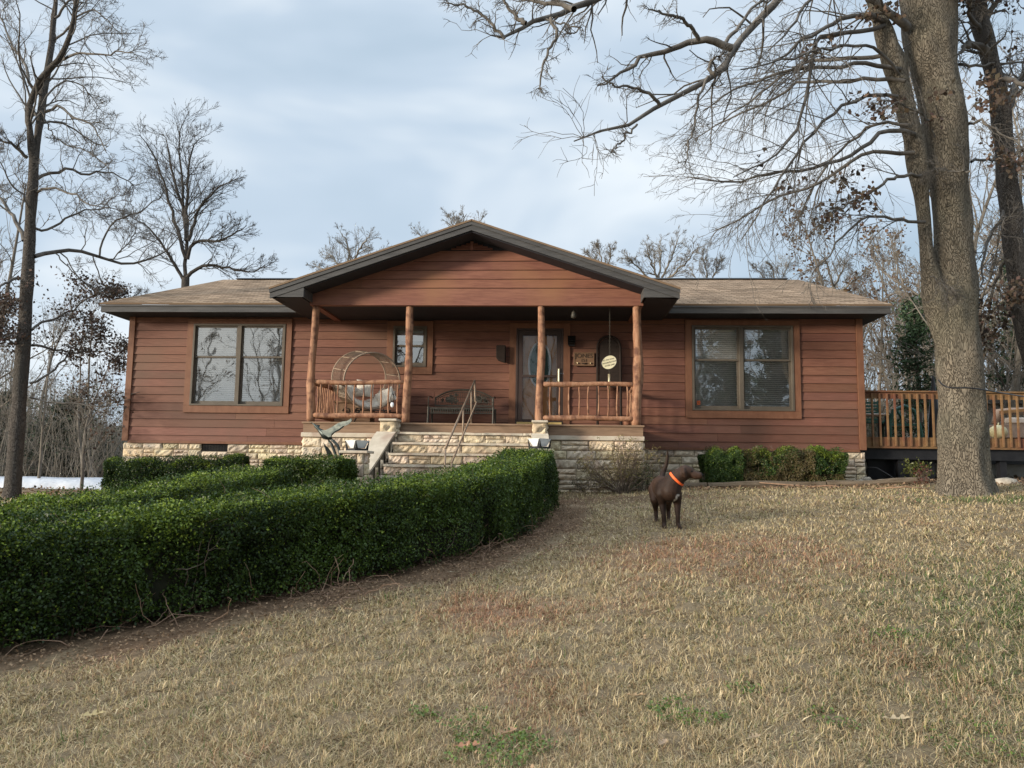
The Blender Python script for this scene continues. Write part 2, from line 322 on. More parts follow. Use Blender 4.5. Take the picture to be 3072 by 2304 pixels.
for z0, z1, za_, zb_ in rows_:
    for s, e in intervals(XL+.12, XR-.12, za_, zb_, trims):
        cuts = [s]
        while e-cuts[-1] > 4.2: cuts.append(cuts[-1]+random.uniform(2.2, 3.9))
        if e-cuts[-1] < .5 and len(cuts) > 1: cuts.pop()
        cuts.append(e)
        for a, b in zip(cuts, cuts[1:]): lap(mb, a, b-.004, z0, min(z1, ZS+.02)-.007, zr=(za_, min(zb_, z1-.007)))
mb.build('siding', siding, house)
for X, sg in ((XL, 1), (XR, -1)):         # the two end walls
    mb = MB()
    for z0, z1 in zip(zl, zl[1:]):
        mb.tint = tintrnd()
        vs = [(x, y, z) for y in (YW+.13, 27.9) for (x, z) in ((X, z0), (X+sg*.017, z1-.003), (X+sg*.03, z1-.003), (X+sg*.03, z0))]
        mb.add(vs, [(0, 1, 2, 3), (7, 6, 5, 4), (0, 4, 5, 1), (1, 5, 6, 2), (2, 6, 7, 3), (3, 7, 4, 0)])
    mb.build('end_siding', siding, house)
for X0, X1 in ((XL-.02, XL+.118), (XR-.118, XR+.02)):
    mb = MB(); mb.box(X0, X1, YW-.026, YW+.13, ZB-.01, ZS); mb.build('corner_board', trimwood, house, bevel=.003)
mb = MB(); mb.box(XL+.12, XR-.12, YW-.012, YW+.02, ZB-.03, ZB-.002); mb.box(XL+.12, XR-.12, YW-.03, YW+.01, ZB-.055, ZB-.032); mb.build('sill_board', trimwood, house)
# stone walls
def stones(mb, org, ux, L, z0, z1, nrm, sd, rows=(.13, .20), out=.05, wr=(.22, .5)):
    """random ashlar: blocks with rough split faces, along direction ux, facing nrm"""
    g = random.Random(sd); ux = np.asarray(ux, float); nrm = np.asarray(nrm, float); org = np.asarray(org, float)
    ztop = z1
    while ztop > z0+.02:
        h = min(g.uniform(*rows), ztop-z0)
        if ztop-z0-h < .07: h = ztop-z0
        x = 0
        while x < L-.01:
            w = min(g.uniform(*wr), L-x)
            if L-x-w < .1: w = L-x
            tone = g.uniform(.78, 1.15); mb.tint = (tone*g.uniform(.97, 1.06), tone, tone*g.uniform(.86, 1.04))
            hh = [(ztop-h, ztop)] if g.random() > .22 or h < .15 else [(ztop-h, ztop-h*.48), (ztop-h*.48, ztop)]
            for a, b in hh:
                nx, nz = max(4, int(w/.035)), max(4, int((b-a)/.03)); gp = .006; vs = []; amp = g.uniform(.008, .022); ph = g.uniform(0, 50); k1, k2, k3, k4 = g.uniform(8, 30)*g.choice((-1, 1)), g.uniform(12, 40), g.uniform(30, 80)*g.choice((-1, 1)), g.uniform(30, 70)
                for j in range(nz+1):
                    for i in range(nx+1):
                        s = i/nx; t = j/nz; e = min(s*nx, (1-s)*nx, t*nz, (1-t)*nz)
                        d = out*min(1, .35+e*.55)
                        xx = x+gp+(w-2*gp)*s; zz = a+gp+(b-a-2*gp)*t
                        if 0 < e: d += amp*(math.sin(xx*k2+ph)+math.sin(zz*31+xx*k1+ph*2)+.8*math.sin(xx*k3-zz*k4+ph))*.6+g.uniform(-.004, .004)
                        if e == 0: xx += g.uniform(-.003, .003); zz += g.uniform(-.003, .003)
                        vs.append(org+ux*xx+nrm*d+np.array([0, 0, zz]))
                nv = len(vs)
                back = [org+ux*(x+gp)+np.array([0, 0, a+gp]), org+ux*(x+w-gp)+np.array([0, 0, a+gp]), org+ux*(x+w-gp)+np.array([0, 0, b-gp]), org+ux*(x+gp)+np.array([0, 0, b-gp])]
                fs = [(j*(nx+1)+i, j*(nx+1)+i+1, (j+1)*(nx+1)+i+1, (j+1)*(nx+1)+i) for j in range(nz) for i in range(nx)]
                bot = [i for i in range(nx+1)]; top = [nz*(nx+1)+i for i in range(nx+1)]; lf = [j*(nx+1) for j in range(nz+1)]; rt = [j*(nx+1)+nx for j in range(nz+1)]
                fs += [tuple([nv, nv+1]+bot[::-1]), tuple([nv+2, nv+3]+top), tuple([nv+3, nv]+lf), tuple([nv+1, nv+2]+rt[::-1])]
                mb.add(vs+back, fs)
            x += w
        ztop -= h
fnd = MB(); fe = MB(); fw = MB(); core = MB(); VENT = (-8.02, -7.42, .20, .37)
PX0, PX1, PY = -5.10, 1.64, 15.1
stones(fnd, (XL, YW+.04, 0), (1, 0, 0), VENT[0]-XL, -.9, .375, (0, -1, 0), 1)
stones(fnd, (VENT[1], YW+.04, 0), (1, 0, 0), PX0-VENT[1], -.9, .375, (0, -1, 0), 2)
stones(fnd, (VENT[0], YW+.04, 0), (1, 0, 0), VENT[1]-VENT[0], -.9, VENT[2], (0, -1, 0), 3)
fr_ = MB(); stones(fr_, (PX1, YW+.04, 0), (1, 0, 0), XR-PX1, -.75, .375, (0, -1, 0), 4)
stones(fe, (XR-.04, YW+.04, 0), (0, 1, 0), 3.2, -.75, .375, (1, 0, 0), 5)
stones(fw, (XL+.04, YW+.04, 0), (0, 1, 0), 3.2, -.95, .375, (-1, 0, 0), 6)
core.box(XL+.03, VENT[0], YW+.045, YW+.3, -1.2, .385); core.box(VENT[1], XR-.03, YW+.045, YW+.3, -1.2, .385); core.box(VENT[0], VENT[1], YW+.045, YW+.3, -1.2, VENT[2]+.005)
core.box(XL+.03, XL+.3, YW+.3, 27.8, -1.4, .385); core.box(XR-.3, XR-.035, YW+.3, 27.8, -1.2, .385)
fo = fnd.build('foundation', stone, house); fe.build('foundation', stone, house); fw.build('foundation', stone, house); fr_.build('foundation', stone, house); core.build('foundation_mortar', mortar, house)
mb = MB(); mb.box(VENT[0]+.02, VENT[1]-.02, YW+.10, YW+.12, VENT[2]+.01, .375); mb.build('vent_recess', black, house)
mb = MB()
for i in range(9): mb.bar((VENT[0]+.04+i*.065, YW+.05, VENT[2]+.01), (VENT[0]+.04+i*.065, YW+.05, .37), .008, .008, (0, 1, 0))
for i in range(6): mb.bar((VENT[0]+.02, YW+.045, VENT[2]+.02+i*.028), (VENT[1]-.02, YW+.045, VENT[2]+.02+i*.028), .012, .008)
mb.build('foundation_vent', darkmetal, house)
mb = MB(); mb.tube([(-5.42, YW-.02, .50), (-5.42, YW-.12, .50)], .02); mb.ell((-5.42, YW-.13, .53), .05, .012, .05); mb.tube([(-5.42, YW-.1, .50), (-5.42, YW-.13, .44)], .016); mb.build('garden_faucet', terracotta, house)
# windows
def window(x0, x1, z0, z1, mid, sashes, key):
    tr = MB(); tw = .145
    tr.box(x0-tw, x1+tw, YW-.03, YW+.02, z0-.02-tw, z0-.005); tr.box(x0-tw, x1+tw, YW-.03, YW+.02, z1+.005, z1+.12)
    tr.box(x0-tw, x0-.004, YW-.029, YW+.02, z0-.004, z1+.004); tr.box(x1+.004, x1+tw, YW-.029, YW+.02, z0-.004, z1+.004)
    w = MB(); fr = .045                    # outer frame
    w.box(x0, x0+fr, YW-.045, YW+.12, z0, z1); w.box(x1-fr, x1, YW-.045, YW+.12, z0, z1)
    w.box(x0+fr, x1-fr, YW-.045, YW+.12, z0, z0+.035); w.box(x0+fr, x1-fr, YW-.045, YW+.12, z1-fr, z1)
    if mid: w.box(mid-.045, mid+.045, YW-.042, YW+.12, z0+.035, z1-fr)
    win = w.build('window', winframe, house, bevel=.003)
    tr.build('casing', trimwood, win, bevel=.003)
    spans = [(x0+fr, mid-.045), (mid+.045, x1-fr)] if mid else [(x0+fr, x1-fr)]
    zm = 2.345 if mid else 2.62
    for (a, b) in spans:
        s = MB(); q = .038
        for (c, d, yy) in ((z0+.035, zm+.02, YW+.045), (zm-.02, z1-fr, YW+.005)):
            yb = yy+.03
            s.box(a, a+q, yy, yb, c, d); s.box(b-q, b, yy, yb, c, d); s.box(a+q, b-q, yy, yb, c, c+(.07 if c < zm-.1 else .04)); s.box(a+q, b-q, yy, yb, d-.04, d)
        s.build('sash', winframe, win)
        for (c, d, yy) in ((z0+.1, zm-.02, YW+.06), (zm+.02, z1-fr-.04, YW+.02)):
            g = MB(); g.add([(a+q, yy, c), (b-q, yy, c), (b-q, yy, d), (a+q, yy, d)], [(0, 1, 2, 3)]); g.build('pane', paneglass, win)
        if mid:
            bl = MB(); zz = z1-fr-.06; n = 0
            low = z0+.08
            while zz > low:
                bl.obox(((a+b)/2, YW+.16, zz), ((b-a)/2-.01, 0, 0), (0, .014, -.016), (0, .001, .001)); zz -= .044
            bl.box(a+.01, b-.01, YW+.135, YW+.185, z1-fr-.05, z1-fr-.002); bl.box(a+.01, b-.01, YW+.14, YW+.18, low-.03, low)
            for xx in (a+.14, b-.14): bl.tube([(xx, YW+.138, z1-fr), (xx, YW+.138, low)], .003, 4)
            bl.build('blind', blindm, win)
    bx = MB(); D = .9; bx.box(x0+.01, x1-.01, YW+D, YW+D+.05, z0, z1); bx.box(x0-.04, x0+.01, YW+.15, YW+D, z0, z1); bx.box(x1-.01, x1+.04, YW+.15, YW+D, z0, z1); bx.box(x0, x1, YW+.15, YW+D, z0-.05, z0); bx.box(x0, x1, YW+.15, YW+D, z1, z1+.05)
    bx.build('room_interior', roomm, win)
    if key == 'small':
        sh = MB(); sh.box(x0+fr+.01, x1-fr-.01, YW+.13, YW+.135, zm+.13, z1-fr); sh.build('roller_shade', blindm, win)
    return win
for k, (a, b, c, d, m) in WIN.items():
    w = window(a, b, c, d, m, 1, k)
    if k == 'right':
        st = MB(); st.box(3.0, 3.075, YW+.052, YW+.056, 1.36, 1.45); so = st.build('sticker', stickm, w)
        st = MB(); [st.box(3.01, 3.065, YW+.048, YW+.051, 1.375+i*.024, 1.383+i*.024) for i in range(3)]; st.build('sticker_lines', lettering, so)
        st = MB(); st.box(4.09, 4.93, YW+.10, YW+.13, 1.335, 1.375); st.build('sash_stop', white, w)
# door
x0, x1, z0, z1 = DOOR
dr = MB(); dr.box(x0, x0+.045, YW-.03, YW+.12, z0, z1); dr.box(x1-.045, x1, YW-.03, YW+.12, z0, z1); dr.box(x0+.045, x1-.045, YW-.03, YW+.12, z1-.05, z1)
door = dr.build('door', storm, house, bevel=.003)
mb = MB(); mb.box(x0-.15, x0-.003, YW-.03, YW+.02, ZDECK, z1+.12); mb.box(x1+.003, x1+.15, YW-.03, YW+.02, ZDECK, z1+.12); mb.box(x0-.003, x1+.003, YW-.03, YW+.02, z1+.003, z1+.12); mb.build('casing', trimwood, door, bevel=.003)
mb = MB(); sx0, sx1 = x0+.05, x1-.05; gx0, gx1, gz0, gz1 = sx0+.10, sx1-.10, 1.0, 2.86
mb.box(sx0, gx0, YW-.02, YW+.02, .90, z1-.055); mb.box(gx1, sx1, YW-.02, YW+.02, .90, z1-.055); mb.box(gx0, gx1, YW-.02, YW+.02, .90, gz0); mb.box(gx0, gx1, YW-.02, YW+.02, gz1, z1-.055); mb.box(gx0, gx1, YW-.025, YW+.02, 1.93, 1.98)
sd = mb.build('storm_door', storm, door, bevel=.004)
for a, b in ((gz0, 1.93), (1.98, gz1)):
    g = MB(); g.add([(gx0, YW, a), (gx1, YW, a), (gx1, YW, b), (gx0, YW, b)], [(0, 1, 2, 3)]); g.build('pane', doorglass, sd)
mb = MB(); mb.tube([(sx1-.05, YW-.06, 1.84), (sx1-.05, YW-.06, 2.10)], .014); mb.box(sx1-.07, sx1-.03, YW-.07, YW-.02, 1.80, 2.12); mb.build('handle', brass, sd)
mb = MB(); mb.box(sx0-.02, sx1+.02, YW-.10, YW-.03, .87, .935); mb.build('threshold', yellow, door)
mb = MB(); cx = (x0+x1)/2; mb.box(x0+.05, x1-.05, YW+.075, YW+.115, .90, z1-.05)
for zx0, zx1, q0, q1 in ((cx-.34, cx-.05, 1.05, 1.50), (cx+.05, cx+.34, 1.05, 1.50)): mb.box(zx0, zx1, YW+.065, YW+.076, q0, q1); mb.box(zx0+.03, zx1-.03, YW+.058, YW+.066, q0+.03, q1-.03)
fd = mb.build('front_door', oak_door, door, bevel=.004)
ov = MB(); pts = [(cx+.24*math.cos(a), YW+.065, 2.22+.50*math.sin(a)) for a in np.linspace(0, 2*math.pi, 33)[:-1]]; ov.tube(pts+[pts[0]], .022, 6, caps=False); ov.build('oval_moulding', white, fd)
ov = MB(); ov.add([(cx+.22*math.cos(a), YW+.068, 2.22+.48*math.sin(a)) for a in np.linspace(0, 2*math.pi, 33)[:-1]], [tuple(range(32))]); ov.build('oval_glass', greenplastic, fd)
# ---- porch
def rough_log(mb, a, b, r0, r1, sd, n=12, K=16, wob=.012, knots=3):
    g = random.Random(sd); a = np.asarray(a, float); b = np.asarray(b, float); d = (b-a)/np.linalg.norm(b-a)
    ref = np.array([0, 0, 1.]) if abs(d[2]) < .9 else np.array([1., 0, 0]); u = np.cross(d, ref); u /= np.linalg.norm(u); w = np.cross(d, u)
    ph = g.uniform(0, 9); ph2 = g.uniform(0, 9); kn = [(g.uniform(.1, .9), g.uniform(0, 6.28)) for _ in range(knots)]; vs = []
    for i in range(K+1):
        t = i/K; p = a+(b-a)*t+u*wob*math.sin(t*5+ph)+w*wob*math.sin(t*7+ph2)
        for k in range(n):
            an = 2*math.pi*k/n; r = (r0+(r1-r0)*t)*(1+.06*math.sin(an*2+t*9+ph)+.04*math.sin(an*5+ph2+t*4))
            for kt, ka in kn:
                dd = ((t-kt)*K/1.3)**2+(math.sin((an-ka)/2)*4)**2; r += .016*math.exp(-dd)
            vs.append(p+r*(math.cos(an)*u+math.sin(an)*w))
    fs = [(i*n+k, i*n+(k+1) % n, (i+1)*n+(k+1) % n, (i+1)*n+k) for i in range(K) for k in range(n)]+[tuple(range(n))[::-1], tuple(K*n+k for k in range(n))]
    mb.add(vs, fs)
PFX = [-4.985, -3.03, -.372, 1.535]
for i, x in enumerate(PFX):
    mb = MB(); rough_log(mb, (x-.01, PY+.09, ZDECK), (x+.01, PY+.09, 3.16), .082 if i != 3 else .095, .068 if i != 3 else .082, i+3, wob=.014, K=26, knots=9 if i == 3 else 5); mb.build('porch_post', logwood, house, smooth=True)
def railing(p0, p1, nb, sd, ztop=1.60, zbot=.935):
    g = random.Random(sd); p0 = np.array(p0); p1 = np.array(p1); d = p1-p0
    r = MB(); rough_log(r, (*p0, ztop), (*p1, ztop+.01), .050, .045, sd, wob=.010); rl = r.build('porch_railing', logwood, house, smooth=True)
    r = MB(); rough_log(r, (*p0, zbot), (*p1, zbot), .055, .048, sd+1, wob=.008); r.build('bottom_rail', logwood, rl, smooth=True)
    for k in range(nb):
        t = (k+.75)/(nb+.5); q = p0+d*t; m = MB(); wv = g.uniform(-.02, .02)
        m.tube([(q[0]+wv*math.sin(s*3.1)+g.uniform(-.003, .003), q[1], zbot+(ztop-zbot)*s) for s in np.linspace(0, 1, 7)], [g.uniform(.014, .019)*(1+.1*math.sin(s)) for s in range(7)], 7); m.build('baluster', logwood, rl, smooth=True)
railing((PFX[0]+.06, PY+.09), (PFX[1]-.06, PY+.09), 10, 11)
railing((PFX[2]+.06, PY+.09), (PFX[3]-.06, PY+.09), 9, 21)
railing((PFX[0]+.02, PY+.2), (PFX[0]+.02, YW-.05), 12, 31)
railing((PFX[3], PY+.2), (PFX[3], YW-.05), 12, 41)
mb = MB(); mb.box(PX0-.02, PX1+.02, PY-.03, YW-.035, ZDECK-.035, ZDECK); mb.build('porch_floor', deckwood, house, bevel=.004)
mb = MB(); mb.box(PX0+.005, PX1-.005, PY, PY+.05, .585, ZDECK-.037); mb.box(PX0+.005, PX0+.05, PY+.05, YW-.04, .585, ZDECK-.037); mb.box(PX1-.05, PX1-.005, PY+.05, YW-.04, .585, ZDECK-.037); mb.build('porch_skirt', deckwood, house)
mb = MB(); mb.box(PX0-.02, PX1+.02, PY-.05, PY+.35, .495, .582); mb.box(PX0-.02, PX0+.3, PY+.35, YW-.04, .495, .582); mb.box(PX1-.3, PX1+.02, PY+.35, YW-.04, .495, .582); mb.build('stone_ledge', capstone, house, bevel=.012)
pf = MB(); pc = MB()
stones(pf, (PX0, PY+.02, 0), (1, 0, 0), 1.75, -1.0, .49, (0, -1, 0), 11, rows=(.15, .24)); pr_ = MB(); stones(pr_, (-.45, PY+.02, 0), (1, 0, 0), PX1+.45, -.9, .49, (0, -1, 0), 12, rows=(.15, .25), wr=(.25, .62))
stones(pr_, (PX1-.02, PY+.02, 0), (0, 1, 0), YW-PY, -.8, .49, (1, 0, 0), 13); stones(pf, (PX0+.02, PY+.02, 0), (0, 1, 0), YW-PY, -1.0, .49, (-1, 0, 0), 14)
pf.build('porch_foundation', stone, house); pr_.build('porch_foundation', stone, house); pc.box(PX0+.03, PX1-.03, PY+.03, YW+.02, -1.2, .49); pc.build('porch_mortar', mortar, house)
# beam, gable, ceiling
BX0, BX1, AX = -5.07, 1.65, -1.73
SL = (4.73-3.395)/(AX+5.67)
def rz_(x, top=4.70): return top-SL*abs(x-AX)
mb = MB(); mb.box(BX0, BX1, PY, PY+.14, 3.165, 3.345); mb.box(BX0, BX0+.14, PY+.14, YW, 3.165, 3.345); mb.box(BX1-.14, BX1, PY+.14, YW, 3.165, 3.345); mb.build('porch_beam', gablewood, house, bevel=.004)
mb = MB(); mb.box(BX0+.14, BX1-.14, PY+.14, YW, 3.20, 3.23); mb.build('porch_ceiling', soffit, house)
gb = MB(); lines = [3.347, 3.527, 3.712, 3.896, 4.08, 4.30]; zin = 4.46
def half(z): return max(0, (zin-z)/SL)
for z0, z1 in zip(lines, lines[1:]):
    xa, xb = AX-half(z0)-.25, AX+half(z0)+.25; xa = max(xa, BX0); xb = min(xb, BX1)
    cut = {3.527: -4.02, 3.712: .62}.get(z0)
    for a, b in ([(xa, cut), (cut+.005, xb)] if cut else [(xa, xb)]): lap(gb, a, b, z0, z1-.010, PY+.012, .026)
gb.build('gable_siding', gablewood, house)
mb = MB(); mb.prism([(AX-half(4.30)-.5, PY+.04, 4.28), (AX+half(4.30)+.5, PY+.04, 4.28), (AX, PY+.04, 4.58)], (0, .1, 0)); mb.prism([(BX0+.05, PY+.04, 3.35), (BX1-.05, PY+.04, 3.35), (BX1-.9, PY+.04, 3.7), (AX+.6, PY+.04, 4.28), (AX-.6, PY+.04, 4.28), (BX0+.9, PY+.04, 3.7)], (0, .1, 0)); mb.build('gable_backing', soffit, house)
gv = MB(); zz = 4.305
while zz < 4.46:
    h = half(zz)-.04
    if h > .05: gv.obox((AX-.05, PY+.0, zz+.02), (h, 0, 0), (0, .015, .02), (0, .003, -.003))
    zz += .034
gv.box(AX-.08, AX-.02, PY-.03, PY+.02, 4.30, 4.47); gv.build('gable_vent', gablewood, house)
def slab(mb, x0, z0, x1, z1, ya, yb, t):    # sloping slab between eave (x0,z0) and ridge (x1,z1), given top line
    vs = [(x, y, z+dz) for (x, z) in ((x0, z0), (x1, z1)) for y in (ya, yb) for dz in (0, -t)]
    mb.add(vs, [(0, 1, 3, 2), (4, 6, 7, 5), (0, 4, 5, 1), (2, 3, 7, 6), (0, 2, 6, 4), (1, 5, 7, 3)])
def roof_sheet(name, quad, uvs, parent, t=.035):
    q = [np.array(p, float) for p in quad]; n = np.cross(q[1]-q[0], q[3]-q[0]); n /= np.linalg.norm(n); n *= 1 if n[2] > 0 else -1
    NU, NV = 60, 26; vs = []; uv = []
    for j in range(NV+1):
        for i in range(NU+1):
            a, b = i/NU, j/NV; p = (q[0]*(1-a)+q[1]*a)*(1-b)+(q[3]*(1-a)+q[2]*a)*b
            vs.append(p+n*(.003*math.sin(a*37+b*5)*math.sin(b*11+a*9)+random.uniform(-.0008, .0008))); uv.append((uvs[0]*a, uvs[1]*b))
    m = len(vs); vs2 = vs+[v-n*t for v in vs]; fs = [(j*(NU+1)+i, j*(NU+1)+i+1, (j+1)*(NU+1)+i+1, (j+1)*(NU+1)+i) for j in range(NV) for i in range(NU)]
    fs += [tuple(m+k for k in f[::-1]) for f in fs]
    edge = [(i, i+1) for i in range(NU)]+[((j)*(NU+1)+NU, (j+1)*(NU+1)+NU) for j in range(NV)]+[(NV*(NU+1)+i+1, NV*(NU+1)+i) for i in range(NU)]+[((j+1)*(NU+1), j*(NU+1)) for j in range(NV)]
    fs += [(a, b, m+b, m+a) for a, b in edge]
    me = bpy.data.meshes.new(name); me.from_pydata([tuple(v) for v in vs2], [], fs); ul = me.uv_layers.new(name='UVMap')
    for p in me.polygons:
        vi = [v for v in p.vertices]; edge_face = not (all(v < m for v in vi) or all(v >= m for v in vi))
        for li, v in zip(p.loop_indices, vi): ul.data[li].uv = (.05, .05) if edge_face else uv[v % m]
    bm = bmesh.new(); bm.from_mesh(me); bmesh.ops.recalc_face_normals(bm, faces=bm.faces); bm.to_mesh(me); bm.free()
    return link(me, name, shing, parent)
GY = 14.55; YB = 21.0; TLx, TRx, TZ, AZ = -5.69, 2.275, 3.385, 4.725
roof_sheet('porch_roof', [(TLx-.02, GY-.03, TZ+.012), (TLx-.02, YB, TZ+.012), (AX, YB, AZ+.03), (AX, GY-.03, AZ+.03)], (6.4, 4.2), house)
roof_sheet('porch_roof', [(TRx+.02, GY-.03, TZ+.012), (TRx+.02, YB, TZ+.012), (AX, YB, AZ+.03), (AX, GY-.03, AZ+.03)], (6.4, 4.2), house)
mb = MB(); t = .17
for xe in (TLx, TRx):
    s = 1 if xe < AX else -1; za, zb = TZ-.03, AZ-.012
    mb.prism([(xe, GY, za), (AX, GY, zb), (AX, GY, zb-t), (xe, GY, za-t)], (0, .035, 0))
    mb.prism([(xe-s*.012, GY-.02, za+.005), (AX, GY-.02, zb+.003), (AX, GY-.02, zb-.062), (xe-s*.012, GY-.02, za-.06)], (0, .02, 0))
mb.build('rake_board', fascia, house)
for xe, xi in ((TLx, -5.02), (TRx, 1.605)):
    mb = MB()
    mb.prism([(xe, GY+.012, TZ-.2), (xi, GY+.012, TZ-.2+SL*abs(xi-xe)-.005), (xi, GY+.012, 3.215), (xe, GY+.012, 3.215)], (0, .02, 0))
    xo = xe; mb.box(min(xo, xo+(.03 if xe < AX else -.03)), max(xo, xo+(.03 if xe < AX else -.03)), GY+.036, YW-.45, 3.215, TZ-.03)
    mb.box(xi-.01, xi+.01, GY+.033, PY-.01, 3.215, TZ-.2+SL*abs(xi-xe)-.02)
    mb.build('cornice_return', fascia, house)
mb = MB(); mb.box(TLx+.03, BX0-.003, GY+.034, YW-.03, 3.213, 3.24); mb.box(BX1+.003, TRx-.03, GY+.034, YW-.03, 3.213, 3.24)
slab(mb, TLx+.06, TZ-.2+.02, AX-.001, AZ-.19, GY+.036, PY+.0, .02); slab(mb, TRx-.06, TZ-.2+.02, AX+.001, AZ-.19, GY+.036, PY+.0, .02)
slab(mb, BX0, rz_(BX0, AZ-.19), AX-.001, AZ-.19, PY+.16, 20, .03); slab(mb, BX1, rz_(BX1, AZ-.19), AX+.001, AZ-.19, PY+.16, 20, .03)
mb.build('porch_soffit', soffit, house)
# main roof
RX0, RX1, EY, EZ, RY, RZ = -10.22, 6.93, 16.3, 3.455, 22.4, 5.475
roof_sheet('roof', [(RX0, EY-.03, EZ), (RX1, EY-.03, EZ), (RX1, RY, RZ), (RX0, RY, RZ)], (17.4, 6.4), house)
roof_sheet('roof', [(RX0, 28.5, EZ), (RX1, 28.5, EZ), (RX1, RY, RZ), (RX0, RY, RZ)], (17.4, 6.4), house)
mb = MB(); mb.prism([(-9.8, RY-.13, RZ+.005), (-9.8, RY, RZ+.055), (-9.8, RY+.13, RZ+.005)], (16.4, 0, 0)); mb.build('ridge_vent', black, house)
mb = MB(); mb.box(RX0+.02, RX1-.02, EY-.003, EY+.03, ZS-.003, EZ-.04); mb.box(RX0+.005, RX1-.005, EY-.022, EY-.004, EZ-.075, EZ-.037)
for X in (RX0+.02, RX1-.05):
    for ys, sgn in ((EY+.03, 1), (28.47, -1)):
        mb.prism([(X, ys, EZ-.21), (X, RY, RZ-.21), (X, RY, RZ-.04), (X, ys, EZ-.04)], (.03, 0, 0))
mb.build('fascia_board', fascia, house)
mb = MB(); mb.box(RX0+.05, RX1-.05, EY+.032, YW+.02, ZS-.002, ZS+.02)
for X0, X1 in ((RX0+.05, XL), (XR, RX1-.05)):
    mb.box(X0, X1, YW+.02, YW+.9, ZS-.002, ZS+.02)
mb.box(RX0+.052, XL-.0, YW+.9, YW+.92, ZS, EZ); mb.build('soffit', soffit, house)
mb = MB()
for X, s in ((XL+.02, 1), (XR-.05, -1)): mb.prism([(X, YW, ZS+.02), (X, 27.9, ZS+.02), (X, RY, RZ-.12)], (.03, 0, 0))
mb.build('end_gable', siding, house)
# wall fittings
mb = MB(); mb.box(.20, .33, YW-.12, YW-.03, 2.62, 2.83)
for i in range(4): mb.obox((.265, YW-.14, 2.66+i*.05), (.085, 0, 0), (0, .05, -.018), (0, .003, .004))
mb.build('porch_light', darkmetal, house)
# ---- stone steps
steps = empty('stone_steps', (-1.8, 14.3, -.6), 'wide tan stone steps rising to the porch between two sloping side walls', 'steps')
st = MB(); tops = [(.60, 14.72), (.395, 14.36), (.19, 14.0), (-.02, 13.64), (-.22, 13.28), (-.42, 12.92)]
tr = MB(); cr = MB()
for i, (z, y) in enumerate(tops):
    yb = PY-.06 if i == 0 else tops[i-1][1]+.02
    stones(st, (-3.12, y+.05, 0), (1, 0, 0), 2.62, z-.20, z-.042, (0, -1, 0), 50+i, rows=(.3, .4), wr=(.35, .95), out=.035)
    x = -3.12
    while x < -.52:
        w = min(random.uniform(.5, 1.1), -.5-x); tr.tint = tintrnd(.85, 1.08)
        g = MB(); n = 7; yy = [y-.025+random.uniform(-.012, .012) for _ in range(n+1)]
        vs = [(x+.003+(w-.006)*k/n, yy[k], z+random.uniform(-.004, .004)) for k in range(n+1)]+[(x+.003+(w-.006)*k/n, yb, z) for k in range(n+1)]
        lo = [(a, b, c-.042) for a, b, c in vs]; m = 2*(n+1)
        fs = [(k, k+1, n+2+k, n+1+k) for k in range(n)]+[(m+k, m+n+1+k, m+n+2+k, m+k+1) for k in range(n)]+[(k, m+k, m+k+1, k+1) for k in range(n)]+[(0, n+1, m+n+1, m), (n, m+n, m+2*n+1, 2*n+1)]
        tr.add(vs+lo, fs); x += w
    cr.box(-3.12, -.5, y+.05, yb+.3 if i else PY-.07, z-.6, z-.043)
st.build('riser', stone, steps); tr.build('tread', capstone, steps); cr.build('core', mortar, steps)
def cheek(prof, xi, flare, w, sd):
    """side wall: prof = (y, ztop) from the porch outward; xi inner face x; flare moves it outward as it descends"""
    body = MB(); cap = MB(); n = len(prof)
    for (ya, za, fa), (yb, zb, fb) in zip([(*p, flare*i/(n-1)) for i, p in enumerate(prof)], [(*p, flare*(i+1)/(n-1)) for i, p in enumerate(prof[1:])]):
        for mbx, lo, g in ((body, -1.0, 0), (cap, None, .02)):
            q = []
            for (y, z, f) in ((ya, za, fa), (yb, zb, fb)):
                for x in (xi+f-g, xi+f+w+g):
                    q += [(x, y, z-(.05 if lo is not None else 0)), (x, y, lo if lo is not None else z-.05)]
            mbx.add(q, [(0, 2, 3, 1), (4, 5, 7, 6), (0, 4, 6, 2), (1, 3, 7, 5), (0, 1, 5, 4), (2, 6, 7, 3)])
    wl = body.build('side_wall', mortar, steps)
    cap.build('sloping_cap', capstone, wl)
    yend, yst = prof[-1][0], prof[0][0]
    for side, nx in ((xi, -1), (xi+w, 1)):
        K = 7; sv = MB()
        for k in range(K):
            ya = yst+(yend-yst)*k/K; yb = yst+(yend-yst)*(k+1)/K; ym = (ya+yb)/2
            zt = float(np.interp(-ym, [-p[0] for p in prof], [p[1] for p in prof])); f = flare*(ym-yst)/(yend-yst)
            zt = min(zt, float(np.interp(-yb, [-p[0] for p in prof], [p[1] for p in prof])))
            d = np.array([-(flare/(yend-yst))*(-1), 1, 0]); 
            stones(sv, (side+f, yb, 0), (0, 1, 0), ya-yb, -.75, zt-.055, (nx, 0, 0), sd+k+(40 if nx > 0 else 0), rows=(.14, .22), wr=(.2, .3), out=.025)
        sv.build('side_stones', stone, wl)
    ev = MB(); stones(ev, (xi+flare, yend+.02, 0), (1, 0, 0), w, -.8, prof[-1][1]-.055, (0, -1, 0), sd+90, rows=(.14, .2), wr=(.2, .4), out=.03); ev.build('end_stones', stone, wl)
cheek([(14.62, .60), (14.45, .47), (14.2, .30), (13.9, .10), (13.6, -.08), (13.3, -.24), (13.0, -.40)], -3.47, -.28, .33, 200)
cheek([(14.62, .60), (14.45, .47), (14.2, .30), (13.9, .10), (13.6, -.08), (13.3, -.24), (13.0, -.40)], -.50, .12, .28, 300)
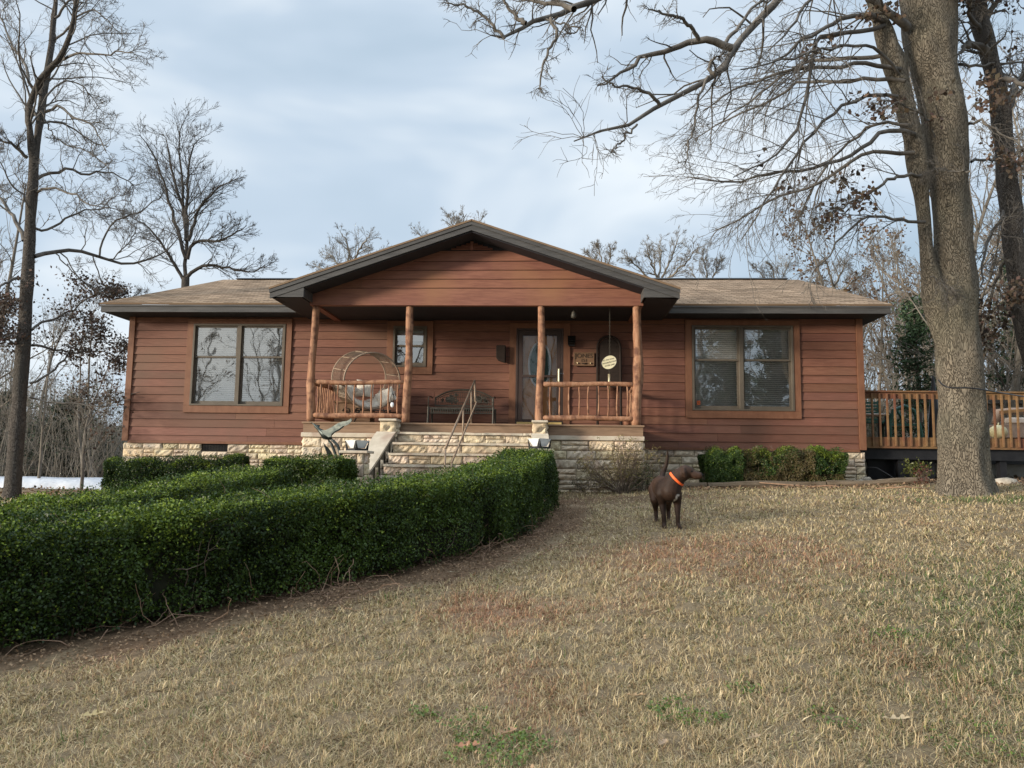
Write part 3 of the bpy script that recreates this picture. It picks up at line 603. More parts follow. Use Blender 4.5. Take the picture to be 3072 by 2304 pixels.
for X0, X1 in ((-3.44, -3.12), (-.50, -.22)):
    b = MB(); b.box(X0+.02, X1-.02, 14.64, PY-.055, -.8, .80); b.build('block_core', mortar, steps)
    b = MB(); stones(b, (X0, 14.66, 0), (1, 0, 0), X1-X0, .55, .805, (0, -1, 0), 77, rows=(.3, .4), wr=(.5, .6), out=.03)
    stones(b, (X0+.02, 14.66, 0), (0, 1, 0), .38, -.6, .805, (-1, 0, 0), 78, out=.02); stones(b, (X1-.02, 14.66, 0), (0, 1, 0), .38, -.6, .805, (1, 0, 0), 79, out=.02); b.build('top_block', stone, steps)
    b = MB(); b.box(X0-.015, X1+.015, 14.60, PY-.055, .805, .85); b.build('block_cap', capstone, steps, bevel=.012)
# handrail
hr = empty('handrail', (-1.8, 14.3, .6), 'brown metal handrail climbing the middle of the stone steps', 'handrail')
A0, A1 = np.array([-1.69, 15.28, 1.67]), np.array([-1.96, 13.3, .26]); 
mb = MB(); mb.tube([A0, A1], .021, 8); mb.build('top_rail', railmetal, hr, smooth=True)
B0 = S(1430, 1207, 15.2); B1 = S(1355, 1389, 13.6); mb = MB(); mb.tube([S(1424, 1146, 15.3), S(1426, 1205, 15.2), B0, B1], .018, 8); mb.build('lower_rail', railmetal, hr, smooth=True)
for p, q in ((S(1414, 1160, 15.28), (-1.74, 15.28, ZDECK)), (A0+(A1-A0)*.42, (-1.80, 14.45, .40)), (A1, (-1.96, 13.3, gz(-1.96, 13.3)+.0)), (B1, (B1[0], B1[1], -.22))):
    mb = MB(); mb.tube([p, q], .018, 8); mb.lathe([(.05, 0), (.05, .012), (.02, .02)], (q[0], q[1], q[2]), 12); mb.build('post', railmetal, hr, smooth=True)
# pedestals + planters
def pedestal(x, y, ztop, sd, label):
    e = empty('stone_pedestal', (x, y, gz(x, y)), label, 'pedestal', 'stone pedestals beside the steps'); b = MB(); w = .17
    for o, u, n in (((x-w, y-w, 0), (1, 0, 0), (0, -1, 0)), ((x-w, y+w, 0), (1, 0, 0), (0, 1, 0)), ((x-w, y-w, 0), (0, 1, 0), (-1, 0, 0)), ((x+w, y-w, 0), (0, 1, 0), (1, 0, 0))):
        stones(b, o, u, 2*w, -.85, ztop-.04, n, sd, rows=(.16, .22), wr=(.18, .34), out=.03); sd += 1
    b.build('shaft', stone, e); c = MB(); c.box(x-w+.005, x+w-.005, y-w+.005, y+w-.005, -1, ztop-.05); c.build('core', mortar, e)
    c = MB(); c.box(x-.24, x+.24, y-.24, y+.24, ztop-.045, ztop); c.build('cap', capstone, e, bevel=.01)
def planter(x, y, z, rot, label):
    e = empty('planter', (x, y, z), label, 'planter', 'white planters in black stands'); M = Matrix.Translation((x, y, z)) @ Matrix.Rotation(rot, 4, 'Z')
    def T(v): return [tuple(M @ Vector(p)) for p in v]
    b = MB(); s0, s1, h0, h1 = .085, .145, .045, .175
    outer = [(-s0, -s0, h0), (s0, -s0, h0), (s0, s0, h0), (-s0, s0, h0), (-s1, -s1, h1), (s1, -s1, h1), (s1, s1, h1), (-s1, s1, h1)]
    k = .018; inner = [(p[0]*(1-k/.12), p[1]*(1-k/.12), p[2]) for p in outer[4:]]+[(a*.8, c*.8, h0+.02) for a, c, _ in outer[:4]]
    b.add(T(outer+inner), [(3, 2, 1, 0), (0, 1, 5, 4), (1, 2, 6, 5), (2, 3, 7, 6), (3, 0, 4, 7), (4, 5, 9, 8), (5, 6, 10, 9), (6, 7, 11, 10), (7, 4, 8, 11), (8, 9, 13, 12), (9, 10, 14, 13), (10, 11, 15, 14), (11, 8, 12, 15), (12, 13, 14, 15)])
    b.build('bowl', white, e)
    for sx in (-1, 1):
        for sy in (-1, 1):
            f = MB(); B = .125; w = .055; t = .012
            f.prism(T([(sx*B, sy*B, 0), (sx*(B-w), sy*B, 0), (sx*(B+.012), sy*(B+.014), .165)]), tuple((M.to_3x3() @ Vector((0, sy*t, 0)))))
            f.prism(T([(sx*B, sy*B, 0), (sx*B, sy*(B-w), 0), (sx*(B+.014), sy*(B+.012), .165)]), tuple((M.to_3x3() @ Vector((sx*t, 0, 0)))))
            f.build('corner_bracket', black, e)
    f = MB()
    for a, c in (((-.13, -.13), (.13, -.13)), ((.13, -.13), (.13, .13)), ((.13, .13), (-.13, .13)), ((-.13, .13), (-.13, -.13))): f.bar(T([(*a, .02)])[0], T([(*c, .02)])[0], .014, .036)
    f.build('base_frame', black, e)
pedestal(-3.42, 12.95, .20, 400, 'short tan stone pedestal left of the steps beside the bird sculpture')
planter(-3.42, 12.95, .20, R(-38), 'white tapered planter in black stand on the pedestal beside the bird sculpture')
pedestal(-.33, 13.3, .28, 420, 'stone pedestal at the right foot of the steps, mostly hidden by the hedge')
planter(-.33, 13.3, .28, R(45), 'white tapered planter in black stand behind the near end of the hedge')
# ================================================================= PORCH THINGS
def ring(c, u, v, rx, ry, n=40): return [np.asarray(c)+rx*math.cos(a)*np.asarray(u)+ry*math.sin(a)*np.asarray(v) for a in np.linspace(0, 2*math.pi, n+1)]
ch = empty('wicker_chair', (-3.9, 15.95, ZDECK), 'round wicker hoop chair with cream cushions behind the left porch railing', 'chair')
CF = S(1117, 1143, 15.62); CB = S(1078, 1135, 16.35); ax = (CB-CF); ax /= np.linalg.norm(ax)
up = np.array([0, 0, 1.]); side = np.cross(up, ax); side /= np.linalg.norm(side); up = np.cross(ax, side)
RXc, RYc = .60, .585
mb = MB()
for t in (0, 1): mb.tube(ring(CF+(CB-CF)*t, side, up, RXc, RYc), .019, 8, caps=False)
mb.build('hoop', wicker, ch, smooth=True)
mb = MB()
for t in np.linspace(.06, .94, 12): mb.tube(ring(CF+(CB-CF)*t, side, up, RXc*1.0, RYc*1.0), .0055, 5, caps=False)
mb.build('wicker_strands', wicker, ch)
mb = MB()
for a in np.linspace(0, 2*math.pi, 13)[:-1]+.3:
    o = side*RXc*math.cos(a)+up*RYc*math.sin(a); mb.tube([CF+o*1.01, CB+o*1.01], .010, 6)
mb.build('cross_rib', wicker, ch)
def arc_pad(a0, a1, t0, t1, r0, r1, puff=.0, n=22, m=8):
    vs = []; b = MB()
    for layer, r in ((0, r0), (1, r1)):
        for i in range(n+1):
            a = a0+(a1-a0)*i/n
            for j in range(m+1):
                t = t0+(t1-t0)*j/m; e = min(1, min(i, n-i, j, m-j)/1.5); rr = r-(0 if layer == 0 else 0)
                rr = r0+(r-r0)*(.45+.55*e) if layer else r
                if layer: rr -= puff*abs(math.sin(a*9))*e*.3
                vs.append(CF+(CB-CF)*t+side*rr*math.cos(a)*RXc/.6+up*rr*math.sin(a))
    q = (n+1)*(m+1); fs = []
    for i in range(n):
        for j in range(m): f = (i*(m+1)+j, i*(m+1)+j+1, (i+1)*(m+1)+j+1, (i+1)*(m+1)+j); fs += [f, tuple(q+k for k in f[::-1])]
    for i in range(n): fs += [(i*(m+1), (i+1)*(m+1), q+(i+1)*(m+1), q+i*(m+1)), (i*(m+1)+m, q+i*(m+1)+m, q+(i+1)*(m+1)+m, (i+1)*(m+1)+m)]
    for j in range(m): fs += [(j, q+j, q+j+1, j+1), (n*(m+1)+j, n*(m+1)+j+1, q+n*(m+1)+j+1, q+n*(m+1)+j)]
    return b.add(vs, fs)
arc_pad(R(200), R(345), .05, .95, .575, .47, .06).build('seat_cushion', cushion, ch, smooth=True)
def pillow(c, w, h, t, rot, name, par, mat=cushion):
    b = MB(); n = 12; vs = []
    for l in (-1, 1):
        for i in range(n+1):
            for j in range(n+1):
                s, q = i/n*2-1, j/n*2-1; pn = (1-s**4)*(1-q**4)
                p = Vector((s*w*(1-.10*(1-abs(q))), l*t*pn**.6, q*h*(1-.10*(1-abs(s))))); p = rot @ p; vs.append((c[0]+p.x, c[1]+p.y, c[2]+p.z))
    Q = (n+1)**2; fs = []
    for i in range(n):
        for j in range(n): f = (i*(n+1)+j, i*(n+1)+j+1, (i+1)*(n+1)+j+1, (i+1)*(n+1)+j); fs += [f, tuple(Q+k for k in f[::-1])]
    b.add(vs, fs); return b.build(name, mat, par, smooth=True)
pillow(S(1158, 1190, 15.9), .20, .17, .07, Matrix.Rotation(R(-28), 3, 'Y') @ Matrix.Rotation(R(-20), 3, 'X'), 'pillow', ch)
pillow(S(1046, 1172, 16.0), .15, .17, .07, Matrix.Rotation(R(42), 3, 'Y') @ Matrix.Rotation(R(-10), 3, 'X'), 'pillow', ch)
pillow(S(1095, 1165, 16.28), .20, .19, .06, Matrix.Rotation(R(2), 3, 'Y') @ Matrix.Rotation(R(-8), 3, 'X'), 'pillow', ch)
mb = MB(); zc = min(CF[2], CB[2])-RYc
for dx in (-.38, .38):
    for dy in (.05, .68): mb.tube([(CF[0]+dx*.6, CF[1]+dy, zc+.02), (CF[0]+dx, CF[1]+dy, ZDECK)], .014, 6)
mb.tube([(CF[0]-.4, CF[1]+.05, zc-.02), (CF[0]+.4, CF[1]+.05, zc-.02)], .012, 6); mb.tube([(CF[0]-.4, CF[1]+.68, zc-.02), (CF[0]+.4, CF[1]+.68, zc-.02)], .012, 6)
mb.build('stand', darkmetal, ch)
# storage chest with scroll ironwork at the left end of the porch
cst = empty('chest', (-4.5, 16.3, ZDECK), 'brown wooden chest with iron scroll on its front behind the left porch railing', 'chest')
mb = MB(); mb.box(-4.75, -3.98, 16.05, 16.45, ZDECK+.05, ZDECK+.45); mb.build('chest_body', signwood, cst, bevel=.01)
mb = MB(); mb.box(-4.77, -3.96, 16.02, 16.48, ZDECK+.455, ZDECK+.50); mb.build('lid', signwood, cst, bevel=.01)
mb = MB()
for s in (-1, 1): mb.tube([(-4.37+s*(.02+.10*math.exp(-a*.25)*math.cos(a)*1.0+.09), 16.04, ZDECK+.28+.10*math.exp(-a*.25)*math.sin(a)) for a in np.linspace(0, 9, 26)], .008, 5)
mb.build('scroll', darkmetal, cst)
# bench
be = empty('bench', (-2.05, 16.35, ZDECK), 'dark metal garden bench with arched ornamental back against the porch wall', 'bench')
bx0, bx1, by0, by1, zs = -2.74, -1.37, 16.02, 16.50, 1.17
mb = MB()
for i in range(9): mb.box(bx0+.02, bx1-.02, by0+.01+i*.052, by0+.045+i*.052, zs, zs+.012)
mb.bar((bx0, by0, zs-.01), (bx1, by0, zs-.01), .02, .04); mb.bar((bx0, by1, zs-.01), (bx1, by1, zs-.01), .02, .04); mb.build('seat', benchmetal, be)
mb = MB()
for i in range(26): mb.box(bx0+.05+i*.0495, bx0+.072+i*.0495, by0-.008, by0+.004, zs-.10, zs-.02)
mb.bar((bx0, by0, zs-.11), (bx1, by0, zs-.11), .014, .02); mb.build('apron', benchmetal, be)
bc = (bx0+bx1)/2; bw = (bx1-bx0)/2-.06
def btop(s): return 1.42+.18*(1-abs(s)**2.4)
mb = MB(); mb.tube([(bc+bw*s, by1+.03, btop(s)) for s in np.linspace(-1, 1, 21)], .020, 6); mb.tube([(bc+bw*s, by1+.03, btop(s)-.045) for s in np.linspace(-1, 1, 21)], .008, 5)
mb.tube([(bc-bw, by1+.03, btop(-1)), (bc-bw, by1, zs+.08)], .014, 6); mb.tube([(bc+bw, by1+.03, btop(1)), (bc+bw, by1, zs+.08)], .014, 6); mb.bar((bc-bw, by1, zs+.08), (bc+bw, by1, zs+.08), .02, .03); mb.bar((bc-bw, by1, zs+.16), (bc+bw, by1, zs+.16), .01, .012)
mb.build('back_frame', benchmetal, be)
mb = MB(); g = random.Random(4)
for s in np.linspace(-.95, .95, 31): mb.tube([(bc+bw*s, by1+.02, zs+.09), (bc+bw*s, by1+.03, btop(s)-.04)], .0045, 4)
for k in range(44):
    s = g.choice([-1, 1])*g.uniform(.22, .82); z0 = g.uniform(zs+.15, btop(s)-.09); r = g.uniform(.022, .045); a0 = g.uniform(0, 6)
    mb.tube([(bc+bw*s+r*math.cos(a)*(1-a/14), by1+.018, z0+r*math.sin(a)*(1-a/14)) for a in np.linspace(a0, a0+6, 12)], .013, 5)
for s in (-.5, .5):
    mb.ell((bc+bw*s, by1+.02, zs+.22), .10, .012, .06)
mb.build('ornament_panel', benchmetal, be)
for x in (bx0, bx1):
    for y, yy in ((by0, by0-.05), (by1, by1+.05)):
        mb = MB(); mb.tube([(x, y, zs+.02), (x, y+(yy-y)*.3, zs-.15), (x, yy, ZDECK)], [.026, .022, .024], 6); mb.build('leg', benchmetal, be)
    mb = MB(); mb.tube([(x, by1+.02, zs+.25), (x, (by0+by1)/2, zs+.26), (x, by0-.02, zs+.22), (x, by0-.03, zs+.12), (x, by0, zs)], .013, 6); mb.build('armrest', benchmetal, be)
# name plaque
pq = empty('name_plaque', (.54, YW-.06, 2.33), 'wooden plaque with carved name and number and two brass hooks beside the front door', 'sign')
mb = MB(); mb.box(.315, .77, YW-.05, YW-.024, 2.185, 2.485); mb.build('board', signwood, pq, bevel=.006)
mb = MB(); mb.box(.322, .763, YW-.056, YW-.051, 2.192, 2.21); mb.box(.322, .763, YW-.056, YW-.051, 2.46, 2.478); mb.box(.322, .34, YW-.056, YW-.051, 2.212, 2.458); mb.box(.745, .763, YW-.056, YW-.051, 2.212, 2.458); mb.build('border', signwood, pq)
text_mesh('lettering', 'JONES', .135, lettering, pq, Matrix.Translation((.543, YW-.054, 2.405)) @ FACE @ Matrix.Diagonal((1.05, 1, 1, 1)))
text_mesh('lettering', '151', .10, lettering, pq, Matrix.Translation((.543, YW-.054, 2.305)) @ FACE)
for x in (.40, .685):
    mb = MB(); mb.ell((x, YW-.072, 2.245), .017, .017, .017); mb.build('hook', brass, pq, smooth=True)
mb = MB(); mb.tube([(.49, YW-.06, 2.245), (.52, YW-.075, 2.232), (.56, YW-.075, 2.232), (.60, YW-.06, 2.25)], .010, 6); mb.build('hook', darkmetal, pq)
# hanging oval sign + chime
def chain(mb, a, b, n, r=.011):
    a = np.asarray(a); b = np.asarray(b)
    for i in range(n):
        c = a+(b-a)*(i+.5)/n; L = np.linalg.norm(b-a)/n*.62; u = (1, 0, 0) if i % 2 else (0, 1, 0); mb.tube(ring(c, u, (0, 0, 1), r, L, 8), .003, 4, caps=False)
hs = empty('hanging_sign', (.99, 15.35, 3.2), 'cream oval sign with handwritten words hanging on a chain between the right porch posts', 'sign')
c = S(1827.5, 1087, 15.35); rot = Matrix.Rotation(R(-38), 3, 'Y')
mb = MB(); n = 32; pts = [Vector((.155*math.cos(a), 0, .128*math.sin(a))) for a in np.linspace(0, 2*math.pi, n+1)[:-1]]; pts = [rot @ p for p in pts]
mb.prism([(c[0]+p.x, c[1]-.006, c[2]+p.z) for p in pts], (0, .012, 0)); mb.build('sign_board', ivory, hs)
mb = MB(); mb.tube([(c[0]+p.x, c[1], c[2]+p.z) for p in pts+[pts[0]]], .0075, 6, caps=False); mb.build('rim', black, hs)
for i, (tx, sz) in enumerate((("it's the most", .047), ('wonderful time', .047), ('of the year', .047))):
    text_mesh('lettering', tx, sz, lettering, hs, Matrix.Translation((c[0]+.012*(i-1)*0, c[1]-.008, c[2])) @ Matrix.Rotation(R(-14), 4, 'Y') @ Matrix.Translation((0, 0, .058-.056*i)) @ FACE, .0012)
mb = MB(); chain(mb, (c[0]+.01, c[1], c[2]+.15), (c[0]+.01, c[1], 3.20), 26); chain(mb, (c[0]+.0, c[1], c[2]-.15), (c[0]+.0, c[1], c[2]-.23), 3); mb.build('chain', benchmetal, hs)
wc = tag(MB().tube([(c[0]-.002, c[1], c[2]-.235), (c[0]-.002, c[1], c[2]-.62)], [.024, .02], 8).tube([(c[0]-.002, c[1], c[2]-.62), (c[0], c[1], c[2]-.8)], .004, 4).ell((c[0], c[1], c[2]-.82), .018, .018, .03).build('wind_chime', brass, None, smooth=True), 'slim brass chime tube hanging below the cream oval sign', 'wind chime')
# arched dark frame leaning on the wall
sl = empty('arched_frame', (1.1, 16.7, ZDECK), 'tall dark arched wooden frame leaning on the wall behind the oval sign', 'wall decor')
def arch(x0, x1, z0, z1, y0, y1, n=12):
    cx = (x0+x1)/2; r = (x1-x0)/2; pts = [(x0, y0, z0)]
    for a in np.linspace(math.pi, 0, n): z = z1-r+r*math.sin(a); pts.append((cx+r*math.cos(a), y0+(y1-y0)*(z-z0)/(z1-z0), z))
    return pts+[(x1, y0, z0)]
mb = MB(); mb.tube(arch(.83, 1.33, ZDECK, 2.84, 16.58, 16.82), .03, 6); mb.build('arch_frame', darkwood, sl)
mb = MB(); pp = arch(.86, 1.30, 1.70, 2.80, 16.68, 16.82); mb.prism(pp, (0, .015, 0)); mb.build('back_panel', darkwood, sl)
tag(MB().lathe([(.02, .08), (.035, .06), (.055, -.01), (.05, -.05), (.02, -.07)], tuple(S(1721, 945, 15.3)), 12).tube([S(1721, 945, 15.3)+np.array([0, 0, .07]), S(1721, 945, 15.3)+np.array([0, 0, .19])], .004, 4).build('hanging_bell', benchmetal, None, smooth=True), 'small bell-shaped ornament hanging from the porch ceiling right of the door', 'ornament')
hb = S(1503, 1062, 16.75); mb = MB(); mb.prism([(hb[0]-.11, 16.74, hb[2]+.2), (hb[0]+.10, 16.74, hb[2]+.2), (hb[0]+.10, 16.74, hb[2]-.2), (hb[0]-.06, 16.74, hb[2]-.14), (hb[0]-.11, 16.74, hb[2]-.08)], (0, .12, 0)); tag(mb.build('wall_box', darkwood, None, bevel=.02), 'dark narrow box mounted high on the wall left of the front door', 'box')
pt = S(1881, 1271, 15.75); tag(MB().lathe([(.045, 0), (.07, .05), (.065, .11), (.035, .15), (.045, .17)], (pt[0], 15.75, ZDECK), 14).build('clay_jug', terracotta, None, smooth=True), 'small clay jug on the porch floor behind the right railing', 'jug')
# ornament on the left railing
oc = S(1177, 1205, 15.05); ho = empty('railing_ornament', tuple(oc), 'small dark metal and glass ornament hanging on the left porch railing', 'ornament')
mb = MB(); mb.ell((oc[0], oc[1], oc[2]-.06), .038, .03, .055); mb.build('glass_bulb', white, ho, smooth=True)
mb = MB()
for k in range(5): a = k*1.3; mb.tube([(oc[0]+.02*math.cos(a), oc[1]+.02*math.sin(a), oc[2]-.02), (oc[0]+.045*math.cos(a), oc[1]+.03*math.sin(a), oc[2]+.08), (oc[0]+.01*math.cos(a), oc[1], oc[2]+.16)], .006, 5)
mb.tube([(oc[0], oc[1], oc[2]+.15), (oc[0], oc[1]+.08, 1.60)], .005, 4); mb.build('hanger', darkmetal, ho)
# ---- bird sculpture
BY = 13.15
def Bp(u, v, dy=0): return S(920+u/9.217, 1240+v/9.217, BY+dy)
bird = empty('bird_sculpture', tuple(Bp(850, 1700)*[1, 1, 0]+np.array([0, 0, gz(-3.9, BY)])), 'dark metal sculpture of a heron taking off above metal reeds', 'sculpture')
mb = MB(); mb.tube([Bp(75, 232), Bp(140, 262), Bp(200, 300), Bp(262, 360), Bp(330, 440), Bp(420, 520), Bp(520, 590), Bp(620, 660), Bp(700, 715)], [.003, .006, .012, .032, .028, .05, .085, .06, .012], 10); mb.build('body', birdmetal, bird, smooth=True)
def wing(outline, y0, y1, name):
    n = len(outline); us = [p[0] for p in outline]; u0, u1 = min(us), max(us); vs = [Bp(u, v, y0+(y1-y0)*((u-u0)/(u1-u0))) for u, v in outline]
    b = MB(); b.prism(vs, (0, .012, 0)); return b.build(name, birdmetal, bird)
wing([(400, 470), (520, 462), (640, 410), (760, 335), (880, 262), (1000, 225), (1100, 215), (1180, 178), (1228, 130), (1250, 200), (1180, 285), (1090, 340), (1000, 350), (900, 425), (770, 500), (690, 560), (670, 640), (600, 660), (450, 560)], -.06, -.42, 'wing')
wing([(400, 470), (520, 475), (640, 440), (760, 385), (880, 330), (1000, 300), (1080, 310), (1000, 400), (900, 470), (770, 540), (670, 640), (600, 660), (450, 560)], .05, .45, 'wing')
wing([(235, 330), (290, 310), (370, 330), (340, 400), (290, 420)], -.01, .01, 'crest')
for k, pl in enumerate(([(640, 690), (760, 780), (860, 900), (910, 1040), (940, 1300), (945, 1800)], [(600, 740), (690, 860), (740, 980), (790, 1120), (830, 1300), (850, 1800)])):
    mb = MB(); mb.tube([Bp(u, v, .02*k) for u, v in pl], [.016, .024, .026, .026, .024, .022][:len(pl)], 8); mb.build('leg', birdmetal, bird, smooth=True)
for ol in ([(470, 800), (500, 870), (600, 960), (690, 1080), (740, 1250), (760, 1800), (640, 1800), (590, 1250), (530, 1020), (480, 900)], [(960, 1060), (1050, 1040), (1020, 1200), (1030, 1800), (960, 1800), (960, 1250)]): wing(ol, -.05, .05, 'reed_leaf')
# ================================================================= DECK on the right
DY = 17.15; dk = empty('deck', (9.3, 18.7, -.4), 'stained wooden deck with vertical balusters beyond the right end of the house', 'deck')
DX0, DX1 = 6.56, 12.5
mb = MB(); mb.box(DX0, DX1, DY, DY+.04, .475, .715); mb.build('rim_board', deckbrown, dk)
mb = MB(); mb.box(DX0, DX1, DY-.002, DY+.038, 1.55, 1.69); mb.box(DX0, DX1, DY-.05, DY+.09, 1.692, 1.725); mb.build('top_rail', deckbrown, dk)
x = DX0+.07
while x < DX1:
    mb = MB(); mb.box(x-.019, x+.019, DY-.042, DY-.004, .525, 1.66); mb.build('baluster', deckbrown, dk, bevel=.003); x += .16
for x in (DX0+.9, 9.6, 12.2):
    mb = MB(); mb.box(x-.07, x+.07, DY+.2, DY+.34, -1.2, .47); mb.build('support_post', black, dk)
mb = MB(); [mb.box(DX0+.05, DX1, DY+.06+i*.142, DY+.195+i*.142, .675, .712) for i in range(26)]; mb.build('floor_board', deckbrown, dk)
mb = MB(); mb.box(DX0-.02, DX1, DY+.12, DY+.16, .24, .474); mb.build('skirt', black, dk); mb = MB(); mb.box(DX0+.3, 8.3, DY+.5, DY+.56, -.6, .24); mb.build('skirt', black, dk); mb = MB(); mb.box(DX0, DX1, DY+3.6, DY+3.7, .2, .6); mb.build('rear_beam', black, dk)
mb = MB(); mb.box(DX0, DX0+.6, DY+3.8, DY+4.0, -.7, .3); mb.build('pier_wall', concrete, dk); mb = MB(); mb.box(8.6, 12.4, DY+3.8, DY+4.0, -.8, .22); mb.build('pier_wall', concrete, dk)
# things on the deck
ga = empty('deck_chair', (7.0, 18.6, .71), 'dark green slatted chair on the deck beside the house corner', 'chair')
mb = MB(); [mb.box(6.92, 7.62, 18.9+.0, 18.93, 1.18+i*.08, 1.23+i*.08) for i in range(6)]; mb.build('backrest', greenplastic, ga)
mb = MB(); mb.box(6.88, 7.66, 18.3, 18.9, 1.08, 1.12); mb.build('seat', greenplastic, ga)
for x in (6.9, 7.64):
    for y in (18.32, 18.92): mb = MB(); mb.bar((x, y, .715), (x, y, 1.66 if y > 18.5 else 1.32), .04, .04, (0, 1, 0)); mb.build('leg', greenplastic, ga)
sp = S(2715, 1245, 18.2); tag(MB().tube([(sp[0]-.35, 18.2, .75), (sp[0]-.35, 18.2, 1.1), (sp[0]-.25, 18.2, 1.38), (sp[0], 18.2, 1.48), (sp[0]+.2, 18.2, 1.38), (sp[0]+.32, 18.2, 1.0), (sp[0]+.36, 18.2, .715)], .045, 8).tube([(sp[0]-.35, 18.6, .715), (sp[0]-.35, 18.6, 1.1), (sp[0], 18.6, 1.4), (sp[0]+.36, 18.6, .715)], .035, 8).box(sp[0]-.36, sp[0]+.33, 18.2, 18.6, 1.02, 1.07).build('plastic_chair', greenplastic, None), 'curved green plastic chair behind the deck balusters left of the big oak', 'chair')
um = S(2787, 1165, 18.4); tag(MB().lathe([(.02, 0), (.16, .03), (.13, .5), (.03, 1.4), (.015, 1.5)], (um[0]+.1, 18.4, .715), 10).build('closed_umbrella', black, None), 'closed black patio umbrella standing on the deck against the big oak', 'umbrella')
sf = empty('patio_sofa', (9.7, 18.8, .71), 'brown framed patio sofa with beige cushions on the deck right of the big oak', 'sofa')
s0 = S(2985, 1250, 18.6)[0]
mb = MB(); mb.box(s0, s0+2.2, 18.3, 19.1, .78, 1.10); mb.build('base', sofam, sf, bevel=.02)
mb = MB(); mb.box(s0+.15, s0+2.0, 18.28, 18.9, 1.105, 1.25); mb.build('seat_cushion', paleclo, sf, bevel=.04)
mb = MB(); mb.tube([(s0-.05, 18.5, 1.1), (s0+.02, 18.5, 1.38), (s0+.3, 18.5, 1.40), (s0+2.1, 18.5, 1.44)], .09, 10); mb.build('backrest', sofam, sf, smooth=True)
mb = MB(); mb.bar((s0-.05, 18.3, 1.36), (s0+2.3, 18.3, 1.62), .05, .07); mb.build('arm_frame', deckbrown, sf)
pk = S(2996, 1295, 17.6); mb = MB(); n = 20; vs = []
for i in range(11):
    a = math.pi*i/10-math.pi/2
    for k in range(n):
        th = 2*math.pi*k/n; r = .185*math.cos(a)*(1-.08*abs(math.sin(th*5/1)))+.001; vs.append((pk[0]+r*math.cos(th), 17.62+r*math.sin(th), .715+.16+.155*math.sin(a)))
mb.add(vs, [(i*n+k, i*n+(k+1) % n, (i+1)*n+(k+1) % n, (i+1)*n+k) for i in range(10) for k in range(n)]); mb.tube([(pk[0], 17.62, 1.02), (pk[0]+.02, 17.62, 1.08)], [.02, .014], 6)
tag(mb.build('pumpkin', pumpm, None, smooth=True), 'pale yellow pumpkin on the deck floor behind the balusters', 'pumpkin')
tb = empty('side_table', (6.9, 17.9, .71), 'dark round-edged table with pale top on the deck by the house corner', 'table')
mb = MB(); mb.box(6.62, 7.35, 17.6, 18.1, 1.22, 1.26); mb.build('table_top', paleclo, tb, bevel=.01)
for x in (6.68, 7.29):
    for y in (17.66, 18.04): mb = MB(); mb.bar((x, y, .715), (x, y, 1.22), .035, .035, (0, 1, 0)); mb.build('leg', black, tb)
shd = empty('shed', (15.5, 27, -.5), 'low grey board shed beyond the deck at the right edge', 'shed')
mb = MB(); [mb.box(12.5, 18.5, 26.0-.01*i % .02, 26.1, -.9+i*.2, -.705+i*.2) for i in range(16)]; mb.box(12.5, 18.5, 26.1, 28.6, -.9, 2.2); mb.build('wall', greyboard, shd)
mb = MB(); mb.prism([(12.2, 25.7, 2.2), (12.2, 28.9, 2.2), (12.2, 27.3, 2.75)], (6.6, 0, 0)); mb.build('roof', shing, shd)
# small items at the corner of the house
def rocks(name, c, s, sd, label, mat=rock, cat='rock', group=None):
    g = np.random.default_rng(sd); bm = bmesh.new(); bmesh.ops.create_icosphere(bm, subdivisions=3, radius=1)
    P = np.array([v.co[:] for v in bm.verts]); k = 1+.18*snoise(P, 1.6, sd)+.07*snoise(P, 4, sd+1)
    for v, q in zip(bm.verts, P*k[:, None]): v.co = (c[0]+q[0]*s[0], c[1]+q[1]*s[1], c[2]+q[2]*s[2])
    me = bpy.data.meshes.new(name); bm.to_mesh(me); bm.free(); return tag(link(me, name, mat, None, True), label, cat, group)
for i, (u, v, Y, s, lb) in enumerate([(2600, 1440, 16.6, (.11, .1, .09), 'pale block-like rock at the right foot of the house corner'), (2645, 1452, 16.2, (.14, .1, .06), 'flat pale rock on the ground under the deck edge'), (2700, 1460, 15.8, (.1, .08, .04), 'small tan rock on bare soil left of the big oak'), (2580, 1448, 16.3, (.09, .07, .05), 'rounded rock against the last foundation shrub'), (3010, 1440, 15.0, (.22, .15, .08), 'grey flat rock on the leafy ground right of the big oak')]):
    p = S(u, v, Y); rocks('rock', (p[0], Y, gz(p[0], Y)+s[2]*.5), s, 60+i, lb)
h0 = S(2590, 1415, 17.0); tag(MB().tube([(h0[0], 17.0, gz(h0[0], 17)+.02), (h0[0]+.05, 16.9, .06), (h0[0]+.2, 16.8, .05), (h0[0]+.38, 16.7, -.08), (h0[0]+.5, 16.5, gz(7, 16.5)+.02)], .014, 6).build('drain_hose', black, None, smooth=True), 'black drain hose curving to the ground at the house corner', 'hose')
# timber edging
for i, (a, b, lb) in enumerate([((1.75, 15.35), (2.9, 15.45), 'weathered timber edging behind the brown dog'), ((2.93, 15.45), (5.2, 15.5), 'weathered timber edging along the middle of the shrub bed'), ((5.23, 15.5), (7.1, 15.35), 'weathered timber edging at the right end of the shrub bed')]):
    mb = MB(); z0 = gz(*a); z1 = gz(*b); rough_log(mb, (a[0], a[1], z0+.045), (b[0], b[1], z1+.045), .07, .07, 90+i, n=8, K=14, wob=.01); tag(mb.build('edging_timber', timber, None), lb, 'edging', 'timber edging of the shrub bed')
